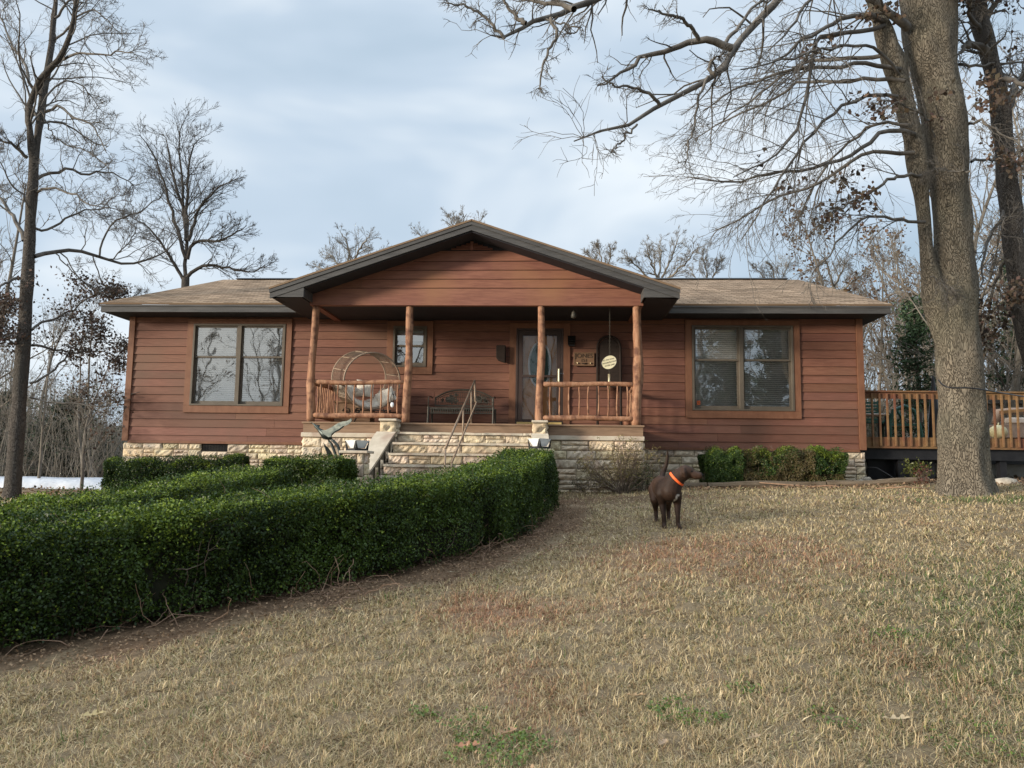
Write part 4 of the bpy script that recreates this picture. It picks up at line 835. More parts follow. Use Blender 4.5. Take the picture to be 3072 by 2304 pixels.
# white tarp
tw = S(0, 1438, 27)[2]; tw2 = S(300, 1437, 27)
NX, NZ = 60, 10; vs = []; X0 = -34; X1 = tw2[0]+.35
for i in range(NX+1):
    for j in range(NZ+1):
        t = j/NZ; x = X0+(X1-X0)*i/NX; e = min(1, (NX-i)/2.5); a = math.pi*t; hh = (tw-gz(x, 27)+.06)*e**.5+.02
        y = 27+1.6*(1-math.cos(a)); z = gz(x, 27)-.03+hh*min(1, math.sin(a)*1.6)
        vs.append((x, y+.04*math.sin(x*3+j), z+.012*math.sin(x*2.3+j*.8)))
fs = [(i*(NZ+1)+j, i*(NZ+1)+j+1, (i+1)*(NZ+1)+j+1, (i+1)*(NZ+1)+j) for i in range(NX) for j in range(NZ)]
tag(MB().add(vs, fs).build('white_cover', tarp, None, smooth=True), 'long low white sheeting cover beyond the left hedge, behind the tall tree', 'cover')
# ================================================================= HEDGES
def resample(pts, n):
    pts = np.asarray(pts, float); d = np.r_[0, np.cumsum(np.linalg.norm(np.diff(pts, axis=0), axis=1))]; t = np.linspace(0, d[-1], n)
    return np.stack([np.interp(t, d, pts[:, k]) for k in range(pts.shape[1])], 1), d[-1]
def smooth_path(pts, it=3):
    pts = np.asarray(pts, float)
    for _ in range(it):
        q = [pts[0]]
        for a, b in zip(pts[:-1], pts[1:]): q += [a*.75+b*.25, a*.25+b*.75]
        pts = np.array(q+[pts[-1]])
    return pts
def leaf_mesh(P, Nrm, size, col, g, name, mat, parent, aspect=.6, jit=.9):
    """one small folded-diamond leaf per point"""
    n = len(P); d = Nrm+g.normal(size=(n, 3))*jit; d /= np.linalg.norm(d, axis=1)[:, None]
    a = np.cross(d, g.normal(size=(n, 3))); a /= np.linalg.norm(a, axis=1)[:, None]+1e-9; b = np.cross(d, a)
    s = (size*g.uniform(.65, 1.3, n))[:, None]; L = a*s; Wd = b*s*aspect*.5
    vs = np.stack([P, P+L*.5+Wd+d*s*.1, P+L, P+L*.5-Wd+d*s*.1], 1).reshape(-1, 3)
    return fast(name, vs, np.arange(4*n).reshape(-1, 4), mat, parent, np.repeat(col, 4, 0))
def batch_tubes(P, Rr, sides=3):
    """P [N,K,3], Rr [N,K] -> verts, quads"""
    N, K, _ = P.shape; T = np.gradient(P, axis=1); T /= np.linalg.norm(T, axis=2, keepdims=True)+1e-9
    D = P[:, -1]-P[:, 0]; D /= np.linalg.norm(D, axis=1, keepdims=True)+1e-9
    ref = np.where((np.abs(D[:, 2]) < .8)[:, None], np.array([[0, 0, 1.]]), np.array([[1., 0, 0]]))[:, None, :]
    U = np.cross(T, np.broadcast_to(ref, T.shape)); U /= np.linalg.norm(U, axis=2, keepdims=True)+1e-9; W = np.cross(T, U)
    a = np.arange(sides)*2*np.pi/sides
    vs = P[:, :, None, :]+Rr[:, :, None, None]*(np.cos(a)[None, None, :, None]*U[:, :, None, :]+np.sin(a)[None, None, :, None]*W[:, :, None, :])
    i = np.arange(N)[:, None, None]*K*sides; j = np.arange(K-1)[None, :, None]*sides; k = np.arange(sides)[None, None, :]; k2 = (k+1) % sides
    f = np.stack([i+j+k, i+j+k2, i+j+sides+k2, i+j+sides+k], -1).reshape(-1, 4)
    return vs.reshape(-1, 3), f
def join(parts):
    vs, fs, o = [], [], 0
    for v, f in parts: vs.append(v); fs.append(f+o); o += len(v)
    return np.concatenate(vs), np.concatenate(fs)
def hedge(label, path, width, height, nleaf, size, seed, dark=(.020, .040, .007), light=(.066, .108, .015), gaps=0, group='clipped boxwood hedges', name='hedge', dead=0, hfun=None, low=.04):
    g = np.random.default_rng(seed); pth, L = resample(smooth_path(path), 160); tan = np.gradient(pth, axis=0); tan /= np.linalg.norm(tan, axis=1)[:, None]; nor = np.stack([-tan[:, 1], tan[:, 0]], 1)
    e = empty(name, (*pth[80], gz(*pth[80])), label, 'hedge' if name == 'hedge' else 'shrub', group)
    def frame(s):
        f = s*(len(pth)-1); i = np.clip(f.astype(int), 0, len(pth)-2); w = (f-i)[:, None]
        return pth[i]*(1-w)+pth[i+1]*w, nor[i]*(1-w)+nor[i+1]*w, tan[i]
    def place(s, a, h):              # s along, a across (-1..1), h in metres
        c, n_, t_ = frame(np.clip(s, 0, 1)); xy = c+n_*(a*width/2)[:, None]
        return np.c_[xy, G(c[:, 0], c[:, 1])+h]
    per = 2*height+width; endp = width/ (L*per/ (width+height)) if L > 0 else .1
    n = int(nleaf); u = g.uniform(0, per, n); s = g.uniform(0, 1, n); dep = np.abs(g.exponential(.055, n))
    H = height if hfun is None else height*hfun(s)
    a = np.zeros(n); h = np.zeros(n); nl = np.zeros((n, 3))
    c, n_, t_ = frame(s)
    m1 = u < height; m2 = (u >= height) & (u < height+width); m3 = u >= height+width
    hh = np.where(m1, u/height, np.where(m3, (per-u)/height, 1))
    aa = np.where(m1, -1, np.where(m3, 1, (u-height)/width*2-1))
    # rounded shoulders
    rnd = .07/ (width/2); 
    key = np.c_[c[:, 0]+n_[:, 0]*aa*width/2, c[:, 1]+n_[:, 1]*aa*width/2, hh*height]
    bl_ = 1 if name == 'hedge' else 1.1; bul = bl_*.042*snoise(key, 3.6, seed)+.026*snoise(key, 9, seed+1)+.016*snoise(key, 22, seed+2)
    pit = np.clip((snoise(key, 4.2, seed+31)+.6*snoise(key, 10, seed+32)-.75)/.7, 0, 1); inward = dep-bul+.13*pit*(~m2)+.05*pit*m2
    prune = g.uniform(0, 1, n)
    hole = snoise(key, 6.5, seed+3); keep = (hole+g.normal(size=n)*.5 < 1.9) | m2
    sidelow = (m1 | m3) & (hh < .22+.10*snoise(key, 3, seed+5)); keep &= ~(sidelow & (g.uniform(size=n) < .25+.35*(hh < .08)))
    if gaps: keep &= ~((m1 | m3) & (hh < .45) & (snoise(key[:, :2], 1.6, seed+9) > .85) & (g.uniform(size=n) < .6))
    sh = np.clip((hh-.88)/.12, 0, 1)**2*.025          # shoulder rounding
    a = np.where(m2, aa*(1-.05/(width/2)), aa*(1-(inward+sh)/(width/2)))
    h = np.where(m2, H*(1)-inward-(np.abs(aa) > .85)*.03*g.uniform(size=n), low+hh*(H-low-.02))
    nl[:, :2] = np.where(m2[:, None], 0, n_*np.sign(aa)[:, None]); nl[:, 2] = np.where(m2, 1, .25)
    P = place(s, a, h)
    P = P[keep]; nl = nl[keep]; kk = key[keep]
    # end caps
    ne = int(n*width/L*.55)
    for se, sg in ((0, -1), (1, 1)):
        ea = g.uniform(-1, 1, ne); eh = g.uniform(.08, 1, ne)*height*(hfun(np.array([se]))[0] if hfun is not None else 1); ed = np.abs(g.exponential(.05, ne))
        c, n2, t2 = frame(np.full(ne, float(se))); bu = .05*snoise(np.c_[ea*width, eh, eh*0], 6, seed+se)
        xy = c+n2*(ea*width/2*.95)[:, None]+t2*(sg*(.03+bu-ed)*1.0)[:, None]; q = np.c_[xy, G(c[:, 0], c[:, 1])+eh]
        P = np.r_[P, q]; nn = np.c_[t2*sg, np.full(ne, .25)]; nl = np.r_[nl, nn]; kk = np.r_[kk, q]
    # sprigs poking out of the top
    k = int(n*.035); s2 = g.uniform(0, 1, k); a2 = g.uniform(-1, 1, k); H2 = height*(hfun(s2) if hfun is not None else 1); q = place(s2, a2, H2+g.uniform(-.01, .07, k)); P = np.r_[P, q]; nl = np.r_[nl, np.tile([0, 0, .3], (k, 1))]; kk = np.r_[kk, q]
    mix = np.clip(.5+.35*snoise(kk, 4, seed+11)+g.normal(size=len(kk))*.3, 0, 1)[:, None]
    col = np.array(dark)*(1-mix)+np.array(light)*mix
    lit_or_young = (g.uniform(size=len(kk)) < .03+.72*(nl[:, 2] > .9))[:, None]; col = np.where(lit_or_young, np.array([.25, .32, .045])*g.uniform(.6, 1.2, (len(kk), 1)), col)  # skylit hedge top painted in yellow-green; few random leaves elsewhere are new growth
    if dead:
        dm = ((snoise(kk, 2.2, seed+21)+g.normal(size=len(kk))*.45 > .55-dead) | ((P[:, 2]-G(P[:, 0], P[:, 1])) < height*.30) & (g.uniform(size=len(kk)) < .75))[:, None]
        col = np.where(dm, np.array([.15, .115, .055])*g.uniform(.6, 1.4, len(kk))[:, None], col)
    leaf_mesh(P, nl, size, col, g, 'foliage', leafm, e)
    # stems: upright branching twigs inside and at the foot
    ns = int(L*34); K = 5; s3 = g.uniform(0, 1, ns); a3 = g.uniform(-.8, .8, ns); base = place(s3, a3*.45, np.zeros(ns)-.03); topp = place(np.clip(s3+g.normal(size=ns)*.12/L, 0, 1), a3*1.02, height*g.uniform(.45, 1.0, ns))
    t = np.linspace(0, 1, K)[None, :, None]; Pm = base[:, None]*(1-t)+topp[:, None]*t+g.normal(size=(ns, K, 3))*.03*np.sin(t*np.pi/1.2); Rr = np.linspace(.010, .003, K)[None]*g.uniform(.5, 1.3, ns)[:, None]
    parts = [batch_tubes(Pm, Rr, 4)]
    m = ns*5; idx = g.integers(0, ns, m); kt = g.integers(1, K, m); b0 = Pm[idx, kt]; dr = g.normal(size=(m, 3)); dr[:, 2] = np.abs(dr[:, 2])*.8; dr /= np.linalg.norm(dr, axis=1)[:, None]
    ln = g.uniform(.06, .22, m)[:, None]; Pq = np.stack([b0, b0+dr*ln*.5+g.normal(size=(m, 3))*.01, b0+dr*ln], 1); parts.append(batch_tubes(Pq, np.tile([.003, .002, .001], (m, 1))*1.2, 3))
    v, f = join(parts); fast('stems', v, f, twigm, e)
    # solid dark core added inside so that light cannot pass straight through
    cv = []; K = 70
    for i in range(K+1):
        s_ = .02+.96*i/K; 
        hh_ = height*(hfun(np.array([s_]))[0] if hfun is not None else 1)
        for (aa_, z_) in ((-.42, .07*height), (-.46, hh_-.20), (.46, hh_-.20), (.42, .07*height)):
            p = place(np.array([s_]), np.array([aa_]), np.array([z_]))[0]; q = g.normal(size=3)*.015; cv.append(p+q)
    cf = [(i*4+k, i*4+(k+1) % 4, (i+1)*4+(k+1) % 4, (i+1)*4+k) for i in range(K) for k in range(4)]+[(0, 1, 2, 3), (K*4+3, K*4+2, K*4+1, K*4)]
    MB().add(cv, cf).build('blocking_core', hedgecore, e)
    return e
front = [(-6.6, 2.9), (-5.2, 4.0), (-3.8, 5.0), (-2.85, 5.72), (-1.73, 7.0), (-.95, 7.8), (-.42, 8.85), (-.15, 10.0), (-.05, 11.5), (-.12, 12.6)]
def offset(path, d):
    p = np.array(path, float); t = np.gradient(p, axis=0); t /= np.linalg.norm(t, axis=1)[:, None]; return p+np.stack([-t[:, 1], t[:, 0]], 1)*d
HEDGE1 = offset(front, .40)
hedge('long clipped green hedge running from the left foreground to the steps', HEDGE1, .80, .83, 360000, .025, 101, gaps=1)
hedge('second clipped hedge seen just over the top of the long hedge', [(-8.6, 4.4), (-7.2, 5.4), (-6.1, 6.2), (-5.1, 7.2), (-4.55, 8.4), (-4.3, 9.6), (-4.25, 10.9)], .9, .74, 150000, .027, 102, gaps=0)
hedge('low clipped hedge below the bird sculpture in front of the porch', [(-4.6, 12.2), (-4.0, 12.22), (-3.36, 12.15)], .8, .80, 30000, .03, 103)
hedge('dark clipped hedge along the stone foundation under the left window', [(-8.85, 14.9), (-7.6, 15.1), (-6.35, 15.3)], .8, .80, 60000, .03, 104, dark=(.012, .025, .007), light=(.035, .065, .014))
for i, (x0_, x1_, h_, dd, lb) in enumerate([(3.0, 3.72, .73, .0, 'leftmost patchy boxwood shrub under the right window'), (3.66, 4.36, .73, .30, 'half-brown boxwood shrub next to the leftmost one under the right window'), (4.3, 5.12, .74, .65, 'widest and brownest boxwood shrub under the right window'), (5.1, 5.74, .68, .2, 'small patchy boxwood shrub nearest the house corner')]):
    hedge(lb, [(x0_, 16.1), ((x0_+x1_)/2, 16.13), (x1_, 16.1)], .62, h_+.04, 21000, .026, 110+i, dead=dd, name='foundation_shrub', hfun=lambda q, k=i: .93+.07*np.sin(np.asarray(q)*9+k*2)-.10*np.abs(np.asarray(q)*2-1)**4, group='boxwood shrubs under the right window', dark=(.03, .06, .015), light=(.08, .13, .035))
# bare shrub and small plants by the porch
def bare_shrub(name, label, c, h, spread, n, seed, leaves, lcol, r=.006, cat='shrub', lsz=.025):
    g = np.random.default_rng(seed); e = empty(name, c, label, cat); K = 6; az = g.uniform(0, 2*np.pi, n); el = g.uniform(.25, 1.25, n); d = np.stack([np.cos(az)*np.cos(el), np.sin(az)*np.cos(el)*.6, np.sin(el)], 1)
    b = np.array(c)+g.normal(size=(n, 3))*[.05, .04, 0]; P = [b]; 
    for k in range(1, K): d = d+g.normal(size=(n, 3))*.16+[0, 0, .04]; d /= np.linalg.norm(d, axis=1)[:, None]; P.append(P[-1]+d*(h*g.uniform(.8, 1.1, n)/(K-1))[:, None]*[spread, spread, 1])
    P = np.stack(P, 1); Rr = np.linspace(r, r*.35, K)[None]*g.uniform(.6, 1.2, n)[:, None]; parts = [batch_tubes(P, Rr, 4)]; tips = []
    src = P
    for lv, m in ((0, n*5), (1, n*12)):
        idx = g.integers(0, len(src), m); kt = g.integers(1 if lv else 2, src.shape[1], m); b0 = src[idx, kt]; dr = g.normal(size=(m, 3)); dr[:, 2] = dr[:, 2]*.6+.4; dr /= np.linalg.norm(dr, axis=1)[:, None]; ln = g.uniform(.12, .35, m)[:, None]*h*(.8 if lv == 0 else .4)
        Q = np.stack([b0, b0+dr*ln*.35, b0+dr*ln*.7+g.normal(size=(m, 3))*.02*h, b0+dr*ln+g.normal(size=(m, 3))*.03*h], 1); parts.append(batch_tubes(Q, np.tile([r*.4, r*.35, r*.3, r*.2], (m, 1)), 3)); src = Q; tips.append(Q[:, -1])
    v, f = join(parts); fast('stems', v, f, twigm, e)
    if leaves:
        t = np.concatenate(tips); q = t[g.integers(0, len(t), leaves)]+g.normal(size=(leaves, 3))*.03; col = np.array(lcol)*g.uniform(.6, 1.3, (leaves, 1)); leaf_mesh(q, np.tile([0, 0, .5], (leaves, 1)), lsz, col, g, 'leaves', leafm, e)
    return e
p = S(1870, 1480, 14.55); bare_shrub('bare_shrub', 'nearly bare reddish twiggy shrub against the stone below the right porch railing', (p[0], 14.6, gz(p[0], 14.6)), 1.0, .95, 44, 201, 3200, (.26, .21, .09), .010, lsz=.03)
p = S(1750, 1480, 14.8); bare_shrub('small_shrub', 'small low twiggy plant at the foot of the porch stone beside the hedge', (p[0], 14.8, gz(p[0], 14.8)), .34, 1, 16, 202, 300, (.09, .10, .04), .004)
p = S(1925, 1475, 15.0); bare_shrub('small_shrub', 'low green bushy plant at the corner of the porch foundation, left of the dog', (p[0], 15.0, gz(p[0], 15.0)), .5, 1, 22, 203, 1500, (.06, .10, .03), .004)
p = S(2745, 1400, 16.7); bare_shrub('small_shrub', 'small leafy yellow-green plant growing under the deck edge', (p[0], 16.6, gz(p[0], 16.6)), .42, .8, 14, 204, 700, (.12, .13, .035), .004, lsz=.05)
p = S(2770, 1450, 15.2); bare_shrub('small_shrub', 'reddish dry seedling on the ground left of the big oak', (p[0], 15.2, gz(p[0], 15.2)), .3, .7, 9, 205, 160, (.12, .045, .035), .004, lsz=.05)
# ================================================================= TREES
def nrmz(a): return a/(np.linalg.norm(a, axis=-1, keepdims=True)+1e-9)
def grow(P, Rr, n_per, ratio, ang, K, wander, trop, g, t0=.2, rfac=.6, rmin=.003, Lmax=9, tip=1, rend=.35, tropv=(0, 0, 1), Lmin=.1):
    N, Kp, _ = P.shape; L = np.linalg.norm(np.diff(P, axis=1), axis=2).sum(1)
    cnt = np.maximum(1, g.poisson(np.minimum(n_per*L, 60) if n_per < 0 else n_per*np.ones(N))) if n_per > 0 else np.maximum(1, g.poisson(-n_per*L))
    idx = np.repeat(np.arange(N), cnt); M = len(idx); t = t0+(1-t0)*g.uniform(0, 1, M)**.8
    if tip: t[g.uniform(size=M) < .15] = .98
    f = t*(Kp-1); i = np.clip(f.astype(int), 0, Kp-2); w = (f-i)[:, None]
    b = P[idx, i]*(1-w)+P[idx, i+1]*w; T = nrmz(P[idx, i+1]-P[idx, i]); r = (Rr[idx, i]*(1-w[:, 0])+Rr[idx, i+1]*w[:, 0])*rfac
    rv = g.normal(size=(M, 3)); S_ = nrmz(np.cross(T, rv)); a = R(ang)*g.uniform(.55, 1.35, M)[:, None]; d = nrmz(T*np.cos(a)+S_*np.sin(a))
    Lc = np.clip(L[idx]*ratio*(1.15-.75*t)*g.uniform(.55, 1.35, M), Lmin, Lmax); r = np.maximum(r*g.uniform(.7, 1.0, M), rmin)
    out = [b]; st = (Lc/(K-1))[:, None]
    for k in range(1, K):
        d = nrmz(d+g.normal(size=(M, 3))*wander+np.array(tropv)*trop); out.append(out[-1]+d*st)
    Pn = np.stack(out, 1); Rn = r[:, None]*np.linspace(1, rend, K)[None]; return Pn, np.maximum(Rn, rmin*.6)
def guided(pts, r0, r1, K=14, jit=.0, g=None):
    p, L = resample(smooth_path(pts, 2), K)
    if jit: p[1:-1] += g.normal(size=(K-2, 3))*jit
    return p[None], (np.linspace(1, 0, K)**.8*(r0-r1)+r1)[None]
def stackK(list_, K):
    Ps = []; Rs = []
    for P, Rr in list_:
        for p, r in zip(P, Rr):
            q, _ = resample(np.c_[p, r], K); Ps.append(q[:, :3]); Rs.append(q[:, 3])
    return np.array(Ps), np.array(Rs)
def dead_leaves(e, pts, n_each, spread, size, g, col=(.13, .085, .06), name='dead_leaves', droop=True):
    pts = np.asarray(pts); m = len(pts)*n_each; q = np.repeat(pts, n_each, 0)+g.normal(size=(m, 3))*spread; c = np.array(col)*g.uniform(.5, 1.6, (m, 1))*g.uniform(.9, 1.1, (m, 3))
    return leaf_mesh(q, np.tile([0, -.2, .2], (m, 1)), size, c, g, name, litter_leaf, e, aspect=.75)
def Pts(lst, Ys, sc=1.0):
    n = len(lst); Ys = np.linspace(Ys[0], Ys[1], n) if len(Ys) == 2 else Ys
    return [V(u, v, y) for (u, v), y in zip(lst, Ys)]
# ---- tall tree at the left
g = np.random.default_rng(301); TY = 16.4; b0 = V(25, 1082, TY); gb0 = gz(b0[0], TY)
lt = empty('tall_tree', (b0[0], TY, gb0), 'tall forked grey tree left of the house, brown leaves on its low branches', 'tree')
trk = [(b0[0]-.05, TY, gb0-.3), *Pts([(28, 1060), (38, 900), (50, 740), (58, 620), (66, 480), (71, 400), (74, 345)], (TY, TY))]
stems = [guided(trk, .165, .105, 20), guided(Pts([(72, 350), (64, 290), (60, 234), (74, 199), (94, 160), (128, 130), (150, 90), (160, 40), (172, -40), (190, -140)], (TY, TY-1)), .082, .03), guided(Pts([(76, 345), (84, 280), (90, 234), (101, 160), (113, 78), (118, 20), (125, -60), (135, -170)], (TY, TY+.8)), .09, .03)]
P0, R0 = stackK(stems, 18); R0[0, 0] *= 1.45; R0[0, 1] *= 1.2
v0, f0 = batch_tubes(P0, R0, 14); v0 = v0+.012*snoise(v0, 9, 3)[:, None]*np.array([1, 1, 0]); fast('trunk', v0, f0, darkbark, lt, smooth=True)
lim = [([(74, 554), (95, 545), (117, 541), (150, 540), (176, 541), (219, 554), (250, 568), (273, 574), (324, 562), (363, 541), (392, 505)], (TY, TY+2.5), .085),
 ([(215, 554), (225, 504), (254, 472), (297, 461), (336, 434), (365, 400)], (TY+1.2, TY+1.4), .04), ([(240, 565), (300, 500), (270, 470)], (TY+1.4, TY+2), .025),
 ([(78, 388), (105, 374), (137, 365), (187, 377), (225, 372), (250, 375), (290, 400)], (TY, TY+1), .065), ([(80, 416), (117, 402), (145, 415), (168, 422), (190, 445), (240, 450)], (TY, TY-1), .05),
 ([(74, 492), (95, 498), (117, 492), (156, 461), (203, 449), (260, 455)], (TY, TY+.8), .05), ([(58, 340), (40, 320), (23, 308), (-30, 290)], (TY, TY-.5), .07),
 ([(52, 520), (40, 478), (20, 450), (0, 425), (-60, 380)], (TY, TY+.6), .085), ([(43, 601), (20, 605), (0, 622), (-50, 640)], (TY, TY-1), .06), ([(98, 242), (125, 224), (152, 250), (187, 261), (218, 297), (230, 330)], (TY, TY-1), .055),
 ([(137, 129), (160, 118), (187, 113), (219, 127), (250, 113), (289, 113)], (TY-.4, TY-1.6), .05), ([(74, 195), (60, 160), (47, 129), (23, 90), (0, 31), (-20, -20)], (TY, TY+1), .06), ([(113, 90), (150, 60), (170, 30), (200, 15), (230, 40), (245, 60)], (TY+.5, TY), .045),
 ([(66, 460), (50, 420), (20, 395), (-10, 330)], (TY, TY-1), .04), ([(90, 230), (110, 190), (150, 170), (190, 195), (215, 235)], (TY, TY+.5), .04), ([(118, 40), (150, 0), (190, -30), (240, -60)], (TY, TY), .05), ([(125, 300), (150, 320), (175, 318), (210, 340), (235, 365)], (TY+.2, TY-.6), .03), ([(90, 240), (118, 300)], (TY, TY), .04)]
low = [([(68, 713), (91, 697), (122, 688), (158, 669), (194, 639), (240, 620)], (TY, TY+1.5), .05), ([(70, 746), (90, 745), (115, 757), (158, 760), (213, 759), (270, 770)], (TY, TY+1.8), .05), ([(64, 828), (100, 811), (131, 786), (170, 740), (200, 700)], (TY, TY+.8), .045), ([(64, 858), (100, 868), (160, 873), (230, 880), (285, 850)], (TY, TY+.5), .035), ([(50, 760), (30, 740), (0, 720), (-30, 700)], (TY, TY-.5), .04), ([(52, 690), (30, 680), (0, 660)], (TY, TY+.7), .03), ([(117, 545), (150, 580), (190, 620), (230, 640)], (TY+.4, TY+1), .025), ([(200, 550), (215, 600), (235, 625), (262, 650), (300, 640)], (TY+1, TY+2), .025)]
L1 = stackK([guided(Pts(a, y), r*.62, .008, 14, .02, g) for a, y, r in lim+low], 14)
c2 = grow(*L1, 16, .42, 55, 7, .22, .05, g, t0=.12, rfac=.45, rmin=.007, Lmax=2.2); tp = grow(P0[1:], R0[1:], 20, .35, 45, 8, .2, .04, g, t0=.1, rfac=.4, rmin=.01, Lmax=2.4)
c2 = stackK([c2, tp], 7); c3 = grow(*c2, 7, .5, 45, 6, .25, .04, g, t0=.15, rfac=.55, rmin=.0048, Lmax=1.0); c4 = grow(*c3, 3.8, .55, 42, 4, .25, .03, g, t0=.25, rfac=.6, rmin=.0036, Lmax=.5)
v, f = join([batch_tubes(*L1, 7), batch_tubes(*c2, 5), batch_tubes(*c3, 3), batch_tubes(*c4, 3)]); fast('branches', v, f, limbbark, lt, smooth=True)
tips = c4[0][:, -1]; ti = V(20, 575, TY)[2]; sel = tips[(tips[:, 2] < ti-.1) & (tips[:, 2] > .1) & (tips[:, 0]/tips[:, 1] < -.585)]; nz = snoise(sel, 1.3, 5); sel = sel[nz > -.9]; sel = sel[g.permutation(len(sel))[:2800]]
dead_leaves(lt, sel, 2, .09, .07, g, (.085, .06, .045))
# ---- second tree left, behind the roof
def skeleton_tree(name, label, base, stems_, trunk_r, Y, g, n1=12, bk=darkbark, leaf=0, group=None, n2=6, n3=3):
    b = V(*base, Y); gz_ = gz(b[0], Y); e = empty(name, (b[0], Y, gz_), label, 'tree', group)
    t = [(b[0], Y, gz_-.3), tuple(V(*base, Y)), tuple(V(*stems_[0][0], Y))]; P0, R0 = guided(t, trunk_r, trunk_r*.8, 12); v0, f0 = batch_tubes(P0, R0, 9); fast('trunk', v0, f0, bk, e, smooth=True)
    L1 = stackK([guided(Pts(a, (Y, Y+g.uniform(-2, 2))), trunk_r*.40, .012, 14, .03, g) for a in stems_], 14)
    c2 = grow(*L1, n1*1.9, .40, 40, 8, .10, .03, g, t0=.1, rfac=.36, rmin=.009, Lmax=2.8, tip=0); c3 = grow(*c2, n2*1.4, .46, 40, 5, .12, .02, g, t0=.15, rfac=.5, rmin=.0075, Lmax=1.1); c4 = grow(*c3, n3, .6, 34, 4, .14, .05, g, t0=.2, rfac=.6, rmin=.006, Lmax=.6)
    v, f = join([batch_tubes(*L1, 6), batch_tubes(*c2, 4), batch_tubes(*c3, 3), batch_tubes(*c4, 3)]); fast('branches', v, f, bk, e, smooth=True); return e
g = np.random.default_rng(302)
skeleton_tree('bare_tree', 'bare tree with upright fan of branches rising behind the left end of the roof', (401, 625), [[(401, 600), (403, 509), (391, 391), (387, 313), (386, 282), (400, 258)], [(402, 560), (372, 450), (352, 384), (333, 333), (310, 300), (300, 290)], [(402, 520), (405, 400), (409, 337), (425, 300), (440, 295)], [(406, 520), (415, 489), (427, 450), (458, 415), (493, 391), (505, 385)], [(405, 560), (411, 528), (434, 517), (474, 524), (505, 505), (533, 487)], [(397, 605), (364, 548), (333, 501), (286, 470)], [(402, 500), (395, 440), (375, 390), (360, 300), (352, 290)], [(403, 600), (440, 570), (490, 580), (540, 590), (575, 575)]], .20, 31, g, 13)
# trees whose tops show above the roof
for i, (base, stm, r, Y, lb) in enumerate([((750, 640), [[(748, 590), (755, 545), (745, 515), (735, 500)], [(752, 590), (775, 540), (790, 520), (800, 505)], [(748, 600), (725, 560), (705, 545)], [(752, 600), (800, 560), (830, 545)], [(745, 610), (700, 580), (680, 575)]], .16, 34, 'top of a small bare tree above the left slope of the porch roof'),
 ((985, 560), [[(985, 540), (980, 490), (970, 465)], [(985, 545), (995, 490), (1008, 462)], [(985, 545), (1030, 500), (1045, 465)], [(983, 560), (930, 520), (900, 505)]], .14, 36, 'few bare twigs showing behind the porch roof peak'),
 ((1305, 620), [[(1305, 600), (1300, 560), (1290, 530)], [(1306, 600), (1318, 560), (1320, 535)], [(1305, 610), (1280, 565), (1272, 545)]], .13, 38, 'small bare treetop just right of the porch roof peak'),
 ((1420, 640), [[(1420, 610), (1405, 560), (1395, 525)], [(1422, 610), (1430, 550), (1425, 520)], [(1424, 615), (1450, 560), (1468, 508)], [(1424, 620), (1480, 570), (1500, 540)], [(1420, 620), (1380, 580), (1355, 555)]], .16, 36, 'broad bare treetop above the right slope of the porch roof'),
 ((1530, 640), [[(1530, 620), (1525, 580), (1515, 548)], [(1532, 620), (1545, 585), (1560, 560)], [(1528, 625), (1500, 600), (1490, 575)]], .12, 38, 'small bare treetop above the roof where the porch roof ends'),
 ((1680, 640), [[(1680, 620), (1672, 590), (1665, 570)], [(1682, 620), (1695, 590), (1705, 565)], [(1678, 625), (1650, 600), (1630, 575)]], .13, 38, 'bare treetop above the middle of the right roof'),
 ((1800, 660), [[(1800, 620), (1790, 580), (1775, 545)], [(1802, 620), (1822, 580), (1835, 560)], [(1800, 640), (1840, 610), (1870, 590)]], .14, 36, 'bare treetop above the right end of the roof')]):
    skeleton_tree('bare_tree', lb, base, stm, r, Y, np.random.default_rng(320+i), 10, woodsbark2, n2=6, n3=3)
# ---- big oak
g = np.random.default_rng(303); OY = 13.0; ob = V(2088, 1070, OY); og = gz(ob[0], OY)
oak = empty('big_oak', (ob[0], OY, og), 'massive oak with two stems joined low down and pale rough bark, right of the house', 'tree')
def oakstem(lst, Y0, Y1, radii, K, nseg, k_=.78):
    pts = np.array([V(u, v, y) for (u, v), y in zip(lst, np.linspace(Y0, Y1, len(lst)))]); q, _ = resample(np.c_[pts, radii], K); q[1:-1, :3] = (q[:-2, :3]+2*q[1:-1, :3]+q[2:, :3])/4
    P = q[None, :, :3]; Rr = q[None, :, 3]*k_; v, f = batch_tubes(P, Rr, nseg); v = v+(.012*snoise(v*[1, 1, .25], 22, 7)+.012*snoise(v*[1, 1, .3], 11, 9)+.024*snoise(v*[1, 1, .4], 3.2, 8))[:, None]*nrmz((v-np.repeat(P[0], nseg, 0))*[1, 1, 0.0]); return P, Rr, v, f
pxm = OY/1663.6   # metres per 2212-wide pixel at the oak
main = [(2090, 1092), (2088, 1068), (2087, 1040), (2084, 990), (2080, 920), (2076, 850), (2070, 760), (2064, 650), (2059, 550), (2053, 450), (2048, 350), (2038, 250), (2020, 150), (2008, 50), (2000, -60), (1990, -250)]
mr = [w/2*pxm for w in (168, 140, 130, 124, 119, 115, 111, 106, 99, 95, 96, 108, 126, 142, 146, 130)]
Pm, Rm, v1, f1 = oakstem(main, OY, OY, mr, 130, 64)
left = [(2052, 760), (2032, 690), (2018, 640), (2003, 560), (1997, 500), (1988, 390), (1972, 290), (1950, 200), (1930, 130), (1905, 60), (1884, 0), (1862, -90), (1840, -250)]
lr = [w/2*pxm for w in (70, 62, 56, 48, 46, 46, 52, 60, 62, 56, 44, 40, 34)]
Pl, Rl, v2, f2 = oakstem(left, OY-.05, OY-.2, lr, 90, 40, .70)
